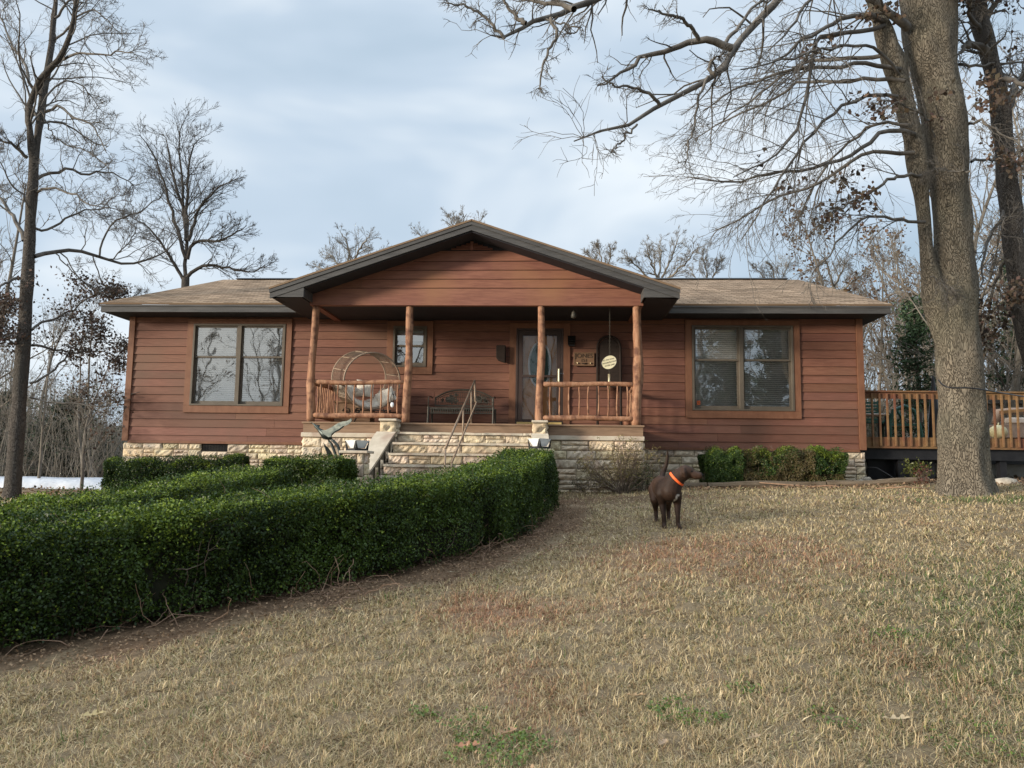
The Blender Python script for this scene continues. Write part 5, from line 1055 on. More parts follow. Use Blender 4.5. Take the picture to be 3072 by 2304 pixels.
for v_ in (v1,):
    low_ = np.clip(1-(v_[:, 2]-og)/.7, 0, 1)[:, None]; an = np.arctan2(v_[:, 1]-OY, v_[:, 0]-ob[0])[:, None]; v_[:, :2] += (low_**2*(.02+.05*np.cos(an*5+1)))*nrmz(v_[:, :2]-[[ob[0], OY]])
v, f = join([(v1, f1), (v2, f2)]); fast('trunk', v, f, oakbark, oak, smooth=True)
ol = [([(1908, 45), (1881, 33), (1834, 39), (1787, 57), (1752, 74), (1700, 110), (1650, 160)], (OY-.3, OY-1.5), .06), ([(1910, 55), (1889, 59), (1834, 66), (1795, 75), (1756, 84), (1756, 129), (1748, 195), (1732, 266), (1701, 312), (1654, 352), (1584, 383)], (OY-.3, OY-2), .05),
 ([(1935, 120), (1908, 121), (1853, 127), (1795, 125), (1745, 130), (1680, 170), (1600, 235), (1540, 275)], (OY-.3, OY+1), .05), ([(1945, 150), (1916, 145), (1873, 141), (1818, 148), (1748, 146), (1689, 154), (1631, 176), (1584, 193), (1520, 240)], (OY-.3, OY-1), .05), ([(1955, 175), (1922, 172), (1865, 176), (1814, 180), (1771, 176), (1713, 182), (1662, 219), (1584, 250), (1500, 300)], (OY-.3, OY+.6), .045),
 ([(1975, 290), (1947, 281), (1916, 279), (1881, 301), (1857, 324), (1818, 348), (1779, 359), (1732, 367), (1678, 365), (1623, 387), (1560, 400), (1500, 385)], (OY-.3, OY-1.6), .05), ([(1990, 380), (1971, 375), (1936, 381), (1904, 402), (1870, 425), (1830, 440), (1780, 470)], (OY-.3, OY-1), .04),
 ([(1975, 330), (1947, 330), (1916, 324), (1857, 336), (1826, 352), (1795, 379), (1764, 402), (1721, 414), (1662, 434), (1604, 469), (1540, 500)], (OY-.3, OY-.2), .045), ([(1998, 480), (1969, 477), (1928, 473), (1893, 465), (1861, 475), (1826, 504), (1803, 535), (1768, 574), (1755, 590)], (OY-.3, OY-1.2), .035),
 ([(1960, 60), (1930, 40), (1900, 10), (1870, -10), (1840, -60), (1800, -120)], (OY-.2, OY-1), .10), ([(1945, 210), (1900, 200), (1840, 215), (1780, 260), (1720, 330), (1660, 420), (1600, 520)], (OY-.3, OY-1.8), .04), ([(1965, 270), (1900, 260), (1850, 290), (1790, 350), (1740, 440), (1700, 520)], (OY-.3, OY+.8), .035),
 ([(2072, 139), (2107, 145), (2154, 137), (2212, 133), (2280, 120)], (OY, OY+1), .035), ([(2085, 270), (2120, 260), (2170, 290), (2230, 330)], (OY, OY-1), .03), ([(2095, 370), (2070, 372), (2050, 372), (2030, 365), (2010, 372)], (OY-.8, OY-.6), .022), ([(2098, 350), (2120, 345), (2160, 340), (2215, 350)], (OY, OY+1), .03),
 ([(2018, 297), (2012, 270), (1990, 243), (1950, 225), (1900, 215)], (OY-.7, OY-1.4), .025), ([(2010, 598), (2030, 610), (2045, 622), (2062, 632)], (OY-.65, OY-.8), .015), ([(1880, -30), (1830, -60), (1780, -40), (1740, 10), (1700, 70), (1660, 110)], (OY-.3, OY-2), .05), ([(1940, 160), (1890, 100), (1840, 100), (1790, 105), (1730, 120), (1660, 140), (1600, 150)], (OY-.3, OY-2.5), .035)]
L1 = stackK([guided(Pts(a, y), r*.8, .008, 18, .02, g) for a, y, r in ol], 18)
big = [([(1990, -200), (1850, -190), (1740, -80), (1681, 0), (1638, 43), (1600, 85), (1580, 106), (1577, 143), (1545, 161), (1473, 204), (1426, 229), (1376, 269), (1330, 275), (1280, 286), (1240, 305)], (12.7, 9.5), .092), ([(1580, 104), (1550, 92), (1509, 86), (1455, 104), (1425, 115), (1394, 115), (1373, 140), (1330, 165), (1290, 185)], (10.3, 9.8), .055), ([(1500, -160), (1400, -70), (1320, -20), (1283, 0), (1223, 25), (1179, 41), (1136, 52), (1110, 70), (1086, 86), (1060, 76)], (10.5, 8.6), .075),
 ([(1190, 38), (1205, 79), (1186, 107), (1175, 135), (1168, 161), (1165, 193)], (9, 8.9), .022), ([(1090, 84), (1065, 55), (1043, 32), (1015, 14), (965, 7)], (8.7, 8.6), .022), ([(1240, 20), (1215, 10), (1170, 5), (1120, -5)], (9, 9.4), .04), ([(1136, 50), (1110, 30), (1090, 5), (1070, -20)], (9, 9.2), .03), ([(1509, 86), (1500, 60), (1470, 40), (1445, 30), (1400, 20)], (10, 9.4), .03), ([(1545, 161), (1530, 150), (1535, 130), (1560, 115)], (10, 10), .03), ([(1557, 100), (1600, 60), (1625, 15), (1640, 8), (1700, -20)], (10.4, 11), .03), ([(1426, 229), (1400, 200), (1370, 185), (1330, 190), (1300, 165)], (9.7, 9.2), .025), ([(1530, 165), (1510, 200), (1505, 250), (1490, 300), (1480, 350)], (10, 9.8), .02), ([(1376, 269), (1355, 290), (1340, 315), (1320, 330)], (9.5, 9.3), .015), ([(1990, -200), (1800, -300), (1600, -260), (1500, -160)], (12.7, 10.5), .14), ([(1179, 41), (1215, 50), (1260, 60), (1230, 75)], (9, 8.9), .012)]
LB = stackK([guided(Pts(a, y), r, .008, 18, .015, g) for a, y, r in big], 18)
crk = grow(*LB, 22, .24, 50, 7, .22, .0, g, t0=.15, rfac=.42, rmin=.0048, Lmax=1.15); crk2 = grow(*crk, 5, .42, 48, 5, .2, .0, g, t0=.2, rfac=.55, rmin=.0036, Lmax=.36)
c2 = grow(*L1, 19, .50, 38, 10, .13, -.05, g, t0=.12, rfac=.45, rmin=.0055, Lmax=3.4, tip=0); c3 = grow(*c2, 6, .42, 36, 6, .14, -.045, g, t0=.12, rfac=.5, rmin=.0036, Lmax=1.2, tip=0); c4 = grow(*c3, 2.8, .5, 38, 4, .16, -.02, g, t0=.25, rfac=.6, rmin=.0026, Lmax=.45)
tw_ = grow(np.concatenate([Pm[:, 20:], Pm[:, 20:]]), np.concatenate([Rm[:, 20:], Rm[:, 20:]]), 10, .12, 70, 8, .2, -.03, g, t0=.3, rfac=.06, rmin=.012, Lmax=1.8)
v, f = join([batch_tubes(*L1, 7), batch_tubes(*LB, 8), batch_tubes(*crk, 5), batch_tubes(*crk2, 3), batch_tubes(*c2, 4), batch_tubes(*c3, 3), batch_tubes(*c4, 3), batch_tubes(*tw_, 5)]); fast('branches', v, f, limbbark, oak, smooth=True)
cl = []
for (u, v_, n_) in [(1800, 460, 9), (1780, 470, 7), (1860, 420, 9), (1850, 440, 7), (1820, 390, 5), (1770, 505, 3), (1900, 235, 7), (1880, 230, 6), (1935, 225, 7), (2040, 195, 6), (2020, 262, 3), (1840, 225, 4), (1835, 380, 4), (1740, 400, 2), (1640, 340, 2), (1760, 130, 4), (1800, 90, 5), (1870, 40, 8), (1925, 30, 8), (2140, 180, 10), (2170, 200, 10), (2130, 230, 8), (2160, 340, 10), (2190, 350, 10), (1700, 415, 3), (1750, 100, 4)]:
    for k in range(n_): cl.append(V(u+g.normal()*13, v_+g.normal()*12, OY-1+g.uniform(-.8, .8)))
dead_leaves(oak, np.array(cl), 6, .06, .085, g, (.085, .058, .04))
# cord round the oak
cs = [S(2640+u/4.496-60, 1130+v/4.496, y) for u, v, y in ((1350, 70, 12.55), (1400, 130, 12.42), (1480, 158, 12.36), (1600, 155, 12.34), (1750, 160, 12.36), (1900, 172, 12.6), (2030, 190, 13.2), (2250, 215, 14.5), (2500, 250, 16), (2800, 280, 18))]
cs = [S(x, y, Y) for x, y, Y in ((2815, 1140, 12.62), (2830, 1158, 12.45), (2858, 1165, 12.36), (2895, 1163, 12.34), (2930, 1166, 12.4), (2962, 1171, 12.7), (3000, 1178, 13.4), (3072, 1190, 15), (3200, 1208, 17))]
tag(MB().tube(smooth_path(cs, 2), .012, 6).build('cord', black, None, smooth=True), 'dark cord wrapped round the big oak and stretched off to the right', 'cord')
# ---- second oak, leaning in from the right edge
g = np.random.default_rng(304); RYk = 13.6
ro = [(2330, 1100), (2300, 950), (2265, 850), (2235, 750), (2210, 640), (2188, 520), (2178, 420), (2168, 320), (2160, 230), (2143, 150), (2125, 80), (2110, 0), (2095, -100), (2085, -250)]
rr = [w/2*RYk/1663.6 for w in (90, 76, 70, 64, 58, 52, 48, 46, 50, 50, 48, 44, 40, 34)]
rb = V(2330, 1100, RYk); oak2 = empty('leaning_oak', (rb[0], RYk, gz(rb[0], RYk)), 'grey-barked oak leaning in from the right edge behind the massive oak', 'tree')
P2, R2, v, f = oakstem(ro, RYk, RYk, rr, 60, 24, .80); v[:24, 2] = gz(rb[0], RYk)-.4; fast('trunk', v, f, darkbark, oak2, smooth=True)
l2 = [([(2145, 130), (2115, 94), (2088, 96), (2068, 118)], (RYk, OY), .09), ([(2165, 250), (2190, 200), (2212, 150), (2260, 90)], (RYk, RYk+1), .09), ([(2150, 180), (2180, 160), (2240, 200), (2300, 210)], (RYk, RYk-1), .05), ([(2120, 60), (2140, 20), (2180, -30), (2240, -80)], (RYk, RYk), .06), ([(2180, 440), (2150, 480), (2125, 540), (2118, 620)], (RYk, RYk-.6), .03), ([(2190, 540), (2160, 580), (2140, 650), (2120, 720)], (RYk, RYk+.6), .03), ([(2175, 380), (2215, 340), (2260, 330)], (RYk, RYk-.5), .04), ([(2120, 70), (2090, 30), (2110, -40)], (RYk, RYk-1), .05)]
L1 = stackK([guided(Pts(a, y), r, .012, 14, .02, g) for a, y, r in l2], 14); c2 = grow(*L1, 16, .45, 50, 7, .2, -.03, g, t0=.1, rfac=.5, rmin=.008, Lmax=1.9); c3 = grow(*c2, 7, .5, 45, 5, .22, -.02, g, t0=.15, rfac=.55, rmin=.006, Lmax=.9); c4 = grow(*c3, 3, .5, 40, 4, .2, 0, g, t0=.2, rfac=.6, rmin=.0045, Lmax=.4)
v, f = join([batch_tubes(*L1, 7), batch_tubes(*c2, 4), batch_tubes(*c3, 3), batch_tubes(*c4, 3)]); fast('branches', v, f, limbbark, oak2, smooth=True)
tips = c4[0][:, -1]; nz = snoise(tips, 1.1, 8); dead_leaves(oak2, tips[nz > .1][:900], 3, .08, .080, g, (.075, .052, .038))
# ---- woods: a few kinds of bare tree, copied
def woods_tree(seed, H, r, bk, n1, droop=.05, leafy=0, lcol=None, cone=False):
    g = np.random.default_rng(seed); e = empty('bare_tree', (0, 0, 0)); K = 12; p = [np.array([0, 0, -1.2])]; d = np.array([0, 0, 1.])
    for k in range(1, K): d = nrmz(d+g.normal(size=3)*[.05, .05, 0]); p.append(p[-1]+d*(H+1.2)/(K-1))
    P0 = np.array(p)[None]; R0 = (np.linspace(1, .18, K)*r)[None]; v, f = batch_tubes(P0, R0, 7); fast('trunk', v, f, bk, e, smooth=True)
    c1 = grow(P0, R0, n1, .36, 38, 8, .16, .09, g, t0=.22, rfac=.45, rmin=.018, Lmax=H*.36); c2 = grow(*c1, 7, .42, 42, 6, .2, .05, g, t0=.15, rfac=.5, rmin=.012, Lmax=2.2); c3 = grow(*c2, 5, .5, 42, 4, .22, .03, g, t0=.15, rfac=.55, rmin=.009, Lmax=.9)
    v, f = join([batch_tubes(*c1, 4), batch_tubes(*c2, 3), batch_tubes(*c3, 3)]); fast('branches', v, f, bk, e)
    if leafy: t = c3[0][:, -1]; t = t[g.permutation(len(t))[:leafy]]; dead_leaves(e, t, 2, .15, .16, g, lcol)
    return e
protos = [woods_tree(401, 13, .16, woodsbark, 20), woods_tree(402, 11, .12, woodsbark2, 18), woods_tree(403, 15, .20, woodsbark, 22), woods_tree(404, 8, .07, woodsbark2, 16), woods_tree(405, 12, .15, woodsbark, 18, leafy=260, lcol=(.12, .075, .045)), woods_tree(406, 6, .05, woodsbark, 18)]
used = set()
def plant(i, x, y, s, label, group):
    o = protos[i] if i not in used else copy_tree(protos[i]); used.add(i)
    o.location = (x, y, gz(x, y)); o.scale = (s, s, s*random.uniform(.9, 1.1)); o.rotation_euler = (0, 0, random.uniform(0, 6.28)); tag(o, label, 'tree', group)
bpy.context.view_layer.update()
g = random.Random(5)
for k in range(84):      # left of the house
    Y = 25+k*.55+g.uniform(-1, 1); th = R(-48+g.uniform(0, 16.5)); x = Y*math.tan(th)
    plant(g.choice([0, 1, 2, 3, 3, 4, 5]), x, Y, g.uniform(.75, 1.05)*(.72 if k % 2 else .95)*(1 if th < R(-36) else .62), 'slender bare tree in the woods beyond the left end of the house', 'bare trees in the woods left of the house')
for k in range(84):      # right of the house
    Y = 29+k*.5+g.uniform(-1, 1); x = Y*math.tan(R(19.5+g.uniform(0, 15)))
    plant(g.choice([0, 1, 1, 2, 3, 4, 4, 5]), x, Y, g.uniform(.65, 1.0), 'slender bare tree in the woods beyond the deck', 'bare trees in the woods right of the house')
for k in range(18):      # nearer ones beyond the deck
    Y = 21+k*.5; x = Y*math.tan(R(27+g.uniform(0, 6.5)))
    plant(g.choice([0, 1, 3, 5]), x, Y, g.uniform(.8, 1.15), 'slender bare tree in the woods beyond the deck', 'bare trees in the woods right of the house')
for k in range(44):      # the other side of the lawn, mirrored in the windows
    a = R(-75+k*3.2+g.uniform(-2, 2)); d = g.uniform(12, 34); plant(g.choice([0, 2, 4]), d*math.sin(a), -d*math.cos(a)*.9-3, g.uniform(.8, 1.1), 'bare tree on the far side of the lawn, reflected in the windows', 'bare trees mirrored in the windows')
# evergreens
def evergreen(name, label, x, y, H, Rb, seed, n, col, start=.1, group=None, sz=.16):
    g = np.random.default_rng(seed); z0 = gz(x, y); e = empty(name, (x, y, z0), label, 'tree', group)
    P0 = np.array([[[x, y, z0-.5], [x+.05, y, z0+H*.5], [x, y, z0+H]]]); v, f = batch_tubes(P0, np.array([[.16, .10, .02]])*H/8, 7); fast('trunk', v, f, woodsbark, e)
    m = int(H*16); t = start+(1-start)*g.uniform(0, 1, m)**.9; az = g.uniform(0, 2*np.pi, m); ln = Rb*(1-t)**.75*g.uniform(.5, 1.15, m)+.25; b = np.stack([np.full(m, x), np.full(m, y), z0+t*H], 1); K = 6
    d = np.stack([np.cos(az), np.sin(az), g.uniform(-.05, .35, m)], 1); out = [b]
    for k in range(1, K): d = nrmz(d+g.normal(size=(m, 3))*.08+[0, 0, -.03]); out.append(out[-1]+d*(ln/(K-1))[:, None])
    P1 = np.stack(out, 1); v, f = batch_tubes(P1, np.tile(np.linspace(.025, .006, K), (m, 1)), 3); fast('branches', v, f, woodsbark, e)
    i = g.integers(0, m, n); k = g.uniform(.25, 1, n)*(K-1); k0 = np.clip(k.astype(int), 0, K-2); w = (k-k0)[:, None]; q = P1[i, k0]*(1-w)+P1[i, k0+1]*w+g.normal(size=(n, 3))*[.16, .16, .10]
    c = np.array(col)*g.uniform(.5, 1.5, (n, 1)); leaf_mesh(q, np.tile([0, 0, .6], (n, 1)), sz, c, g, 'foliage', needle, e, aspect=.28, jit=.8)
def at_px(u, v, Y): p = V(u, v, Y); return p[0]
evergreen('cedar', 'dark green cedar behind the left side of the massive oak', at_px(1975, 700, 25), 25, 5.6, .95, 501, 5000, (.05, .085, .04))
evergreen('pine', 'green pine at the right edge behind the leaning oak', at_px(2215, 700, 27), 27, 8.0, 2.0, 502, 11000, (.04, .07, .035), .25)
evergreen('cedar', 'low dark cedar in the woods behind the white cover', at_px(150, 980, 34), 34, 4.0, 2.4, 503, 12000, (.02, .035, .015))
evergreen('cedar', 'small grey-green cedar in the woods left of the tall tree', at_px(-5, 980, 36), 36, 4.5, 2.0, 504, 9000, (.025, .04, .02))
for i, (ex, ey) in enumerate([(8.5, -6), (12, -10), (15.5, -8), (11, -16), (17.5, -15)]): evergreen('pine', 'pine on the far side of the lawn, reflected in the right window', ex, ey, 10.5, 2.6, 510+i, 7000, (.03, .055, .025), .1, 'pines mirrored in the right window', .3)
evergreen('cedar', 'small cedar between the house end and the massive oak, low behind the deck', at_px(1895, 850, 34), 34, 2.6, 1.3, 505, 7000, (.05, .07, .022))
# undergrowth
def brush(name, label, x0, x1, y0, y1, n, H, seed, col=None, leaves=0):
    g = np.random.default_rng(seed); Y = g.uniform(y0, y1, n); th = g.uniform(x0, x1, n); X = Y*np.tan(np.radians(th)); b = np.stack([X, Y, G(X, Y)-.1], 1); K = 5; d = nrmz(g.normal(size=(n, 3))*[.3, .3, 0]+[0, 0, 1]); out = [b]; L = H*g.uniform(.25, 1, n)
    for k in range(1, K): d = nrmz(d+g.normal(size=(n, 3))*.13); out.append(out[-1]+d*(L/(K-1))[:, None])
    P1 = np.stack(out, 1); R1 = np.linspace(.016, .006, K)[None]*g.uniform(.6, 1.6, n)[:, None]; c2 = grow(P1, R1, 5, .5, 45, 4, .2, .05, g, t0=.15, rfac=.6, rmin=.007, Lmax=1.3); c3 = grow(*c2, 2.5, .5, 45, 3, .2, .05, g, rfac=.6, rmin=.006, Lmax=.6)
    v, f = join([batch_tubes(P1, R1, 3), batch_tubes(*c2, 3), batch_tubes(*c3, 3)]); o = fast(name, v, f, woodsbark2, None); tag(o, label, 'undergrowth', None, 'stuff')
    if leaves:
        q = c3[0][:, -1]; q = q[g.integers(0, len(q), leaves)]+g.normal(size=(leaves, 3))*.2; c = np.array(col)*g.uniform(.5, 1.5, (leaves, 1)); o2 = leaf_mesh(q, np.tile([0, 0, .3], (leaves, 1)), .12, c, g, 'understory_leaves', needle, None, .6); tag(o2, label.replace('tangle of twigs', 'scattered leaves'), 'undergrowth', None, 'stuff')
brush('undergrowth', 'grey tangle of twigs filling the woods left of the house', -50, -30.5, 30, 60, 3400, 5.2, 601, (.05, .06, .035), 26000)
brush('undergrowth', 'grey tangle of twigs filling the woods right of the house', 19, 36, 30, 58, 2400, 4.6, 602, (.08, .07, .035), 12000)
# wooded hillside closing the view at the sides
for (a0, a1, lb, sd) in ((-62, -26, 'hill', 1), (12, 48, 'hill', 2)):
    vs = []; NA, NB = 90, 8
    for i in range(NA+1):
        a = R(a0+(a1-a0)*i/NA); edge = math.sin(math.pi*i/NA)**.3
        for j in range(NB+1):
            d = 74+j*9; hgt = (8.5 if sd == 1 else 4.2)*math.sin(math.pi*j/NB)*edge+.9*math.sin(a*40+j)*edge+.7*math.sin(a*97+j*2)*edge*(j > 0); x, y = d*math.sin(a), d*math.cos(a); vs.append((x, y, gz(x, y)-.6+max(0, hgt)*1.0))
    o = MB().add(vs, [(i*(NB+1)+j, i*(NB+1)+j+1, (i+1)*(NB+1)+j+1, (i+1)*(NB+1)+j) for i in range(NA) for j in range(NB)]).build('hill', hill, None, smooth=True); tag(o, kind='structure')
# ================================================================= GROUND
def axis(lo, hi, dense0, dense1, step, far):
    a = list(np.arange(dense0, dense1+1e-6, step)); s = step; x = dense1
    while x < hi: s *= far; x += s; a.append(x)
    s = step; x = dense0
    while x > lo: s *= far; x -= s; a.insert(0, x)
    return np.array(a)
GX = axis(-1200, 1200, -13, 12, .09, 1.22); GYs = axis(-300, 1400, .5, 18, .09, 1.22); XX, YY = np.meshgrid(GX, GYs, indexing='ij'); ZZ = G(XX, YY)
h1 = np.array(resample(smooth_path(front), 200)[0])
def hdist(x, y):
    p = np.stack([np.ravel(x), np.ravel(y)], 1); out = np.empty(len(p))
    for i in range(0, len(p), 20000): out[i:i+20000] = np.sqrt(((p[i:i+20000, None]-h1[None])**2).sum(2)).min(1)
    return out.reshape(np.shape(x))
def masks(x, y):
    p = np.stack([np.ravel(x), np.ravel(y)], 1); nA = snoise(p, 1.1, 31).reshape(np.shape(x)); nB = snoise(p, 3.2, 32).reshape(np.shape(x)); nC = snoise(p, .6, 33).reshape(np.shape(x)); nD = snoise(p, 8, 34).reshape(np.shape(x))
    hd = hdist(x, y); dirt = np.clip((.66+.16*nB+.14*nD-hd)/.35, 0, 1)
    def blob(cx, cy, rx, ry): return np.exp(-(((x-cx)/rx)**2+((y-cy)/ry)**2)**1.3)
    dirt = np.maximum(dirt, blob(.4, 13.1, 1.3, 1.0)); dirt = np.maximum(dirt, .9*blob(1.0, 13.3, 1.6, .8)*(1+.2*nB)); sand = np.clip(blob(4.0, 12.7, 1.3, .42)+blob(.8, 11.9, .8, .22)+.2*nB*blob(4.0, 12.7, 2, .6), 0, 1)*np.clip(.75+.35*nD, 0, 1)
    bed = np.clip((y-15.3)/.3, 0, 1)*(np.abs(x-2) < 12); red = np.clip(blob(-.35, 6.1, .7, .6)+blob(1.7, 7.9, 1.3, 1.1)+.35*blob(-.2, 4.6, .5, .5)+.22*nB-.15, 0, 1)
    green = np.clip(np.exp(-(((x-4.0)/1.3)**2+((y-5.6)/1.5)**2))*.9+np.exp(-(((x-3.4)/1.0)**2+((y-4.0)/1.0)**2))*.7+.5*np.clip(nC-.9, 0, 1)+.9*blob(7.0, 11.9, 1.9, .5)+.5*np.clip(nB*nA-1.2, 0, 1), 0, 1)
    return dirt, sand, bed, red, green, nA, nB, nD
dirt, sand, bed, red, green, nA, nB, nD = masks(XX, YY)
def mixc(c, m, k): return c*(1-m[..., None])+np.array(k)*m[..., None]
gc = np.tile(np.array([.225, .168, .105]), XX.shape+(1,)); gc = mixc(gc, np.clip(.5+.3*nA, 0, 1)*.5, (.17, .135, .08)); gc = mixc(gc, green*.4, (.12, .13, .06)); gc = mixc(gc, red*.6, (.24, .15, .10))
gc = mixc(gc, dirt, (.155, .100, .062)); gc = mixc(gc, sand, (.38, .28, .18)); gc = mixc(gc, bed, (.11, .09, .065)); gc = mixc(gc, np.clip((YY-22)/6, 0, 1), (.15, .115, .075))
micro = .012*snoise(np.stack([XX.ravel(), YY.ravel()], 1), 15, 40).reshape(XX.shape)*(YY < 18)*(YY > .4)
nx_, ny_ = XX.shape; I = (np.arange(nx_-1)[:, None]*ny_+np.arange(ny_-1)[None]).ravel(); F_ = np.stack([I, I+ny_, I+ny_+1, I+1], 1)
gr = fast('ground', np.stack([XX, YY, ZZ+micro], -1).reshape(-1, 3), F_, soil, None, gc.reshape(-1, 3), True); tag(gr, kind='structure')
# grass
g = np.random.default_rng(701)
def blades(n, rmin, rmax, a0, a1, hmin, hmax, name, wmul=1.0, flat=.5, ybound=15.4):
    u = g.uniform(0, 1, n); r = rmin*(rmax/rmin)**u; a = np.radians(g.uniform(a0, a1, n))-YAW; x = r*np.sin(a); y = r*np.cos(a)
    dirt, sand, bed, red, green, nA, nB, nD = masks(x, y); clump = .5*snoise(np.stack([x, y], 1), 9, 51)+.5*snoise(np.stack([x, y], 1), 26, 52)+g.normal(size=n)*.3
    keep = (g.uniform(size=n) < (1-.90*dirt)*(1-.9*sand)*np.clip(.84+.16*clump+.12*nB, .55, 1)) & (y < ybound+.15*nB) & ~((hdist(x, y) < .5))
    x, y, r, red, green, clump, nA, nB = [q[keep] for q in (x, y, r, red, green, clump, nA, nB)]; m = len(x)
    ln = g.uniform(hmin, hmax, m)*(1+.25*clump)*(1+.35*green); az = g.uniform(0, 2*np.pi, m); lay = g.uniform(size=m) < flat; tilt = np.where(lay, g.uniform(60, 86, m), g.uniform(10, 60, m)); tilt = np.radians(tilt)
    d = np.stack([np.cos(az)*np.sin(tilt), np.sin(az)*np.sin(tilt), np.cos(tilt)], 1); wv = np.maximum(.0013, r*.00052)*g.uniform(.7, 1.5, m)*wmul
    sd = np.stack([-np.sin(az+g.normal(size=m)*.5), np.cos(az), np.zeros(m)], 1)*wv[:, None]; b = np.stack([x, y, G(x, y)-.004], 1); mid = b+d*(ln*.55)[:, None]; d2 = nrmz(d+g.normal(size=(m, 3))*.35-[0, 0, .25]); tip = mid+d2*(ln*.5)[:, None]
    tip[:, 2] = np.maximum(tip[:, 2], b[:, 2]+.006)
    vs = np.stack([b-sd, b+sd, mid+sd*.8, mid-sd*.8, tip+sd*.15, tip-sd*.15], 1).reshape(-1, 3); o = np.arange(m)[:, None]*6; fs = np.stack([o+[0, 1, 2, 3], o+[3, 2, 4, 5]], 1).reshape(-1, 4)
    straw = np.array([[.58, .45, .265], [.44, .335, .20], [.72, .59, .38], [.25, .175, .11], [.40, .34, .165]])[g.choice(5, m, p=[.3, .24, .17, .15, .14])]
    grn = np.array([.10, .15, .045])*g.uniform(.7, 1.4, (m, 1)); rd = np.array([.42, .24, .15])*g.uniform(.8, 1.2, (m, 1)); c = straw*g.uniform(.75, 1.2, (m, 1))
    isg = g.uniform(size=m) < np.clip(green*.55+.03+.03*nA, 0, 1); isr = g.uniform(size=m) < red*.75; c = np.where(isr[:, None], rd, c); c = np.where(isg[:, None], grn, c)
    return fast(name, vs, fs, grassm, None, np.repeat(c, 6, 0))
gq = blades(1400000, 1.9, 16.5, -41, 41, .018, .068, 'grass', .82, .80); tag(gq, 'short dry straw-coloured winter grass over the sloping lawn', 'grass', None, 'stuff')
gq = blades(70000, 1.9, 14, -41, 41, .05, .11, 'grass', .9, .96); tag(gq, 'longer bleached straw blades lying flat across the lawn', 'grass', None, 'stuff')
gq = blades(30000, 8, 24, -50, -28, .03, .09, 'grass', 1.3, ybound=30); tag(gq, 'dry grass on the ground beyond the left hedges', 'grass', None, 'stuff')
# green weed patches
def weeds(c, rad, n, seed, label):
    g = np.random.default_rng(seed); a = g.uniform(0, 6.28, n); q = rad*np.sqrt(g.uniform(size=n)); x, y = c[0]+q*np.cos(a), c[1]+q*np.sin(a)*.8; kp = snoise(np.stack([x, y], 1), 16, seed) > -.3; x, y = x[kp], y[kp]; n = len(x); P = np.stack([x, y, G(x, y)+g.uniform(.004, .045, n)], 1)
    o = leaf_mesh(P, np.tile([0, -.2, 1.], (n, 1)), .016, np.array([.11, .16, .04])*g.uniform(.6, 1.5, (n, 1)), g, 'weed_patch', leafm, None, .9, .6); tag(o, label, 'weeds', 'green weed patches in the lawn', 'stuff')
for i, (x_, y_, r_, n_, lb) in enumerate([(1500, 2265, .20, 1600, 'largest clump of green weeds at the bottom edge of the lawn'), (1300, 2140, .09, 420, 'small round clump of green weeds near the bottom of the lawn'), (1400, 2170, .14, 420, 'thin green weed patch above the largest clump'), (2065, 2150, .16, 900, 'green weed clump right of centre near the bottom of the lawn'), (2510, 2160, .11, 400, 'low green weed tuft toward the lower right of the lawn'), (2960, 2230, .2, 500, 'weedy tuft in the lower right corner of the lawn'), (2230, 2080, .08, 260, 'tiny weed tuft right of centre'), (2700, 1910, .12, 300, 'faint green weed patch midway down the right side of the lawn')]):
    p = ground_hit(x_, y_); weeds(p, r_*1.35, int(n_*.62), 720+i, lb)
# fallen oak leaves: each a curled lobed sheet
def fallen(x_, y_, s, col, seed, label, rot):
    g = random.Random(seed); p = ground_hit(x_, y_); half_ = [(-1.0, .02), (-.62, .03), (-.50, .22), (-.34, .30), (-.24, .12), (-.10, .14), (.06, .46), (.20, .44), (.22, .15), (.36, .16), (.58, .40), (.70, .30), (.66, .12), (.86, .14), (1.0, .0)]
    s = s*.85; cu = g.uniform(.25, .6); tw = g.uniform(-.5, .5); vs = []
    for sg in (1, 0, -1):
        for (a, w_) in half_:
            w_ = w_*g.uniform(.85, 1.15); x, y = a*s, sg*w_*s; vs.append((x, y, .008+cu*abs(y)+.22*s*(a*a)*(1 if a > 0 else .3)+tw*a*y*.8))
    n = len(half_); M = Matrix.Translation((p[0], p[1], gz(p[0], p[1])+.022)) @ Matrix.Rotation(rot, 4, 'Z') @ Matrix.Rotation(g.uniform(-.25, .25), 4, 'X'); vs = [tuple(M @ Vector(q)) for q in vs]
    b = MB(); b.tint = col; b.add(vs, [(k, k+1, n+k+1, n+k) for k in range(n-1)]+[(n+k, n+k+1, 2*n+k+1, 2*n+k) for k in range(n-1)]); tag(b.build('fallen_leaf', litter_leaf, None), label, 'leaf', 'fallen oak leaves on the lawn')
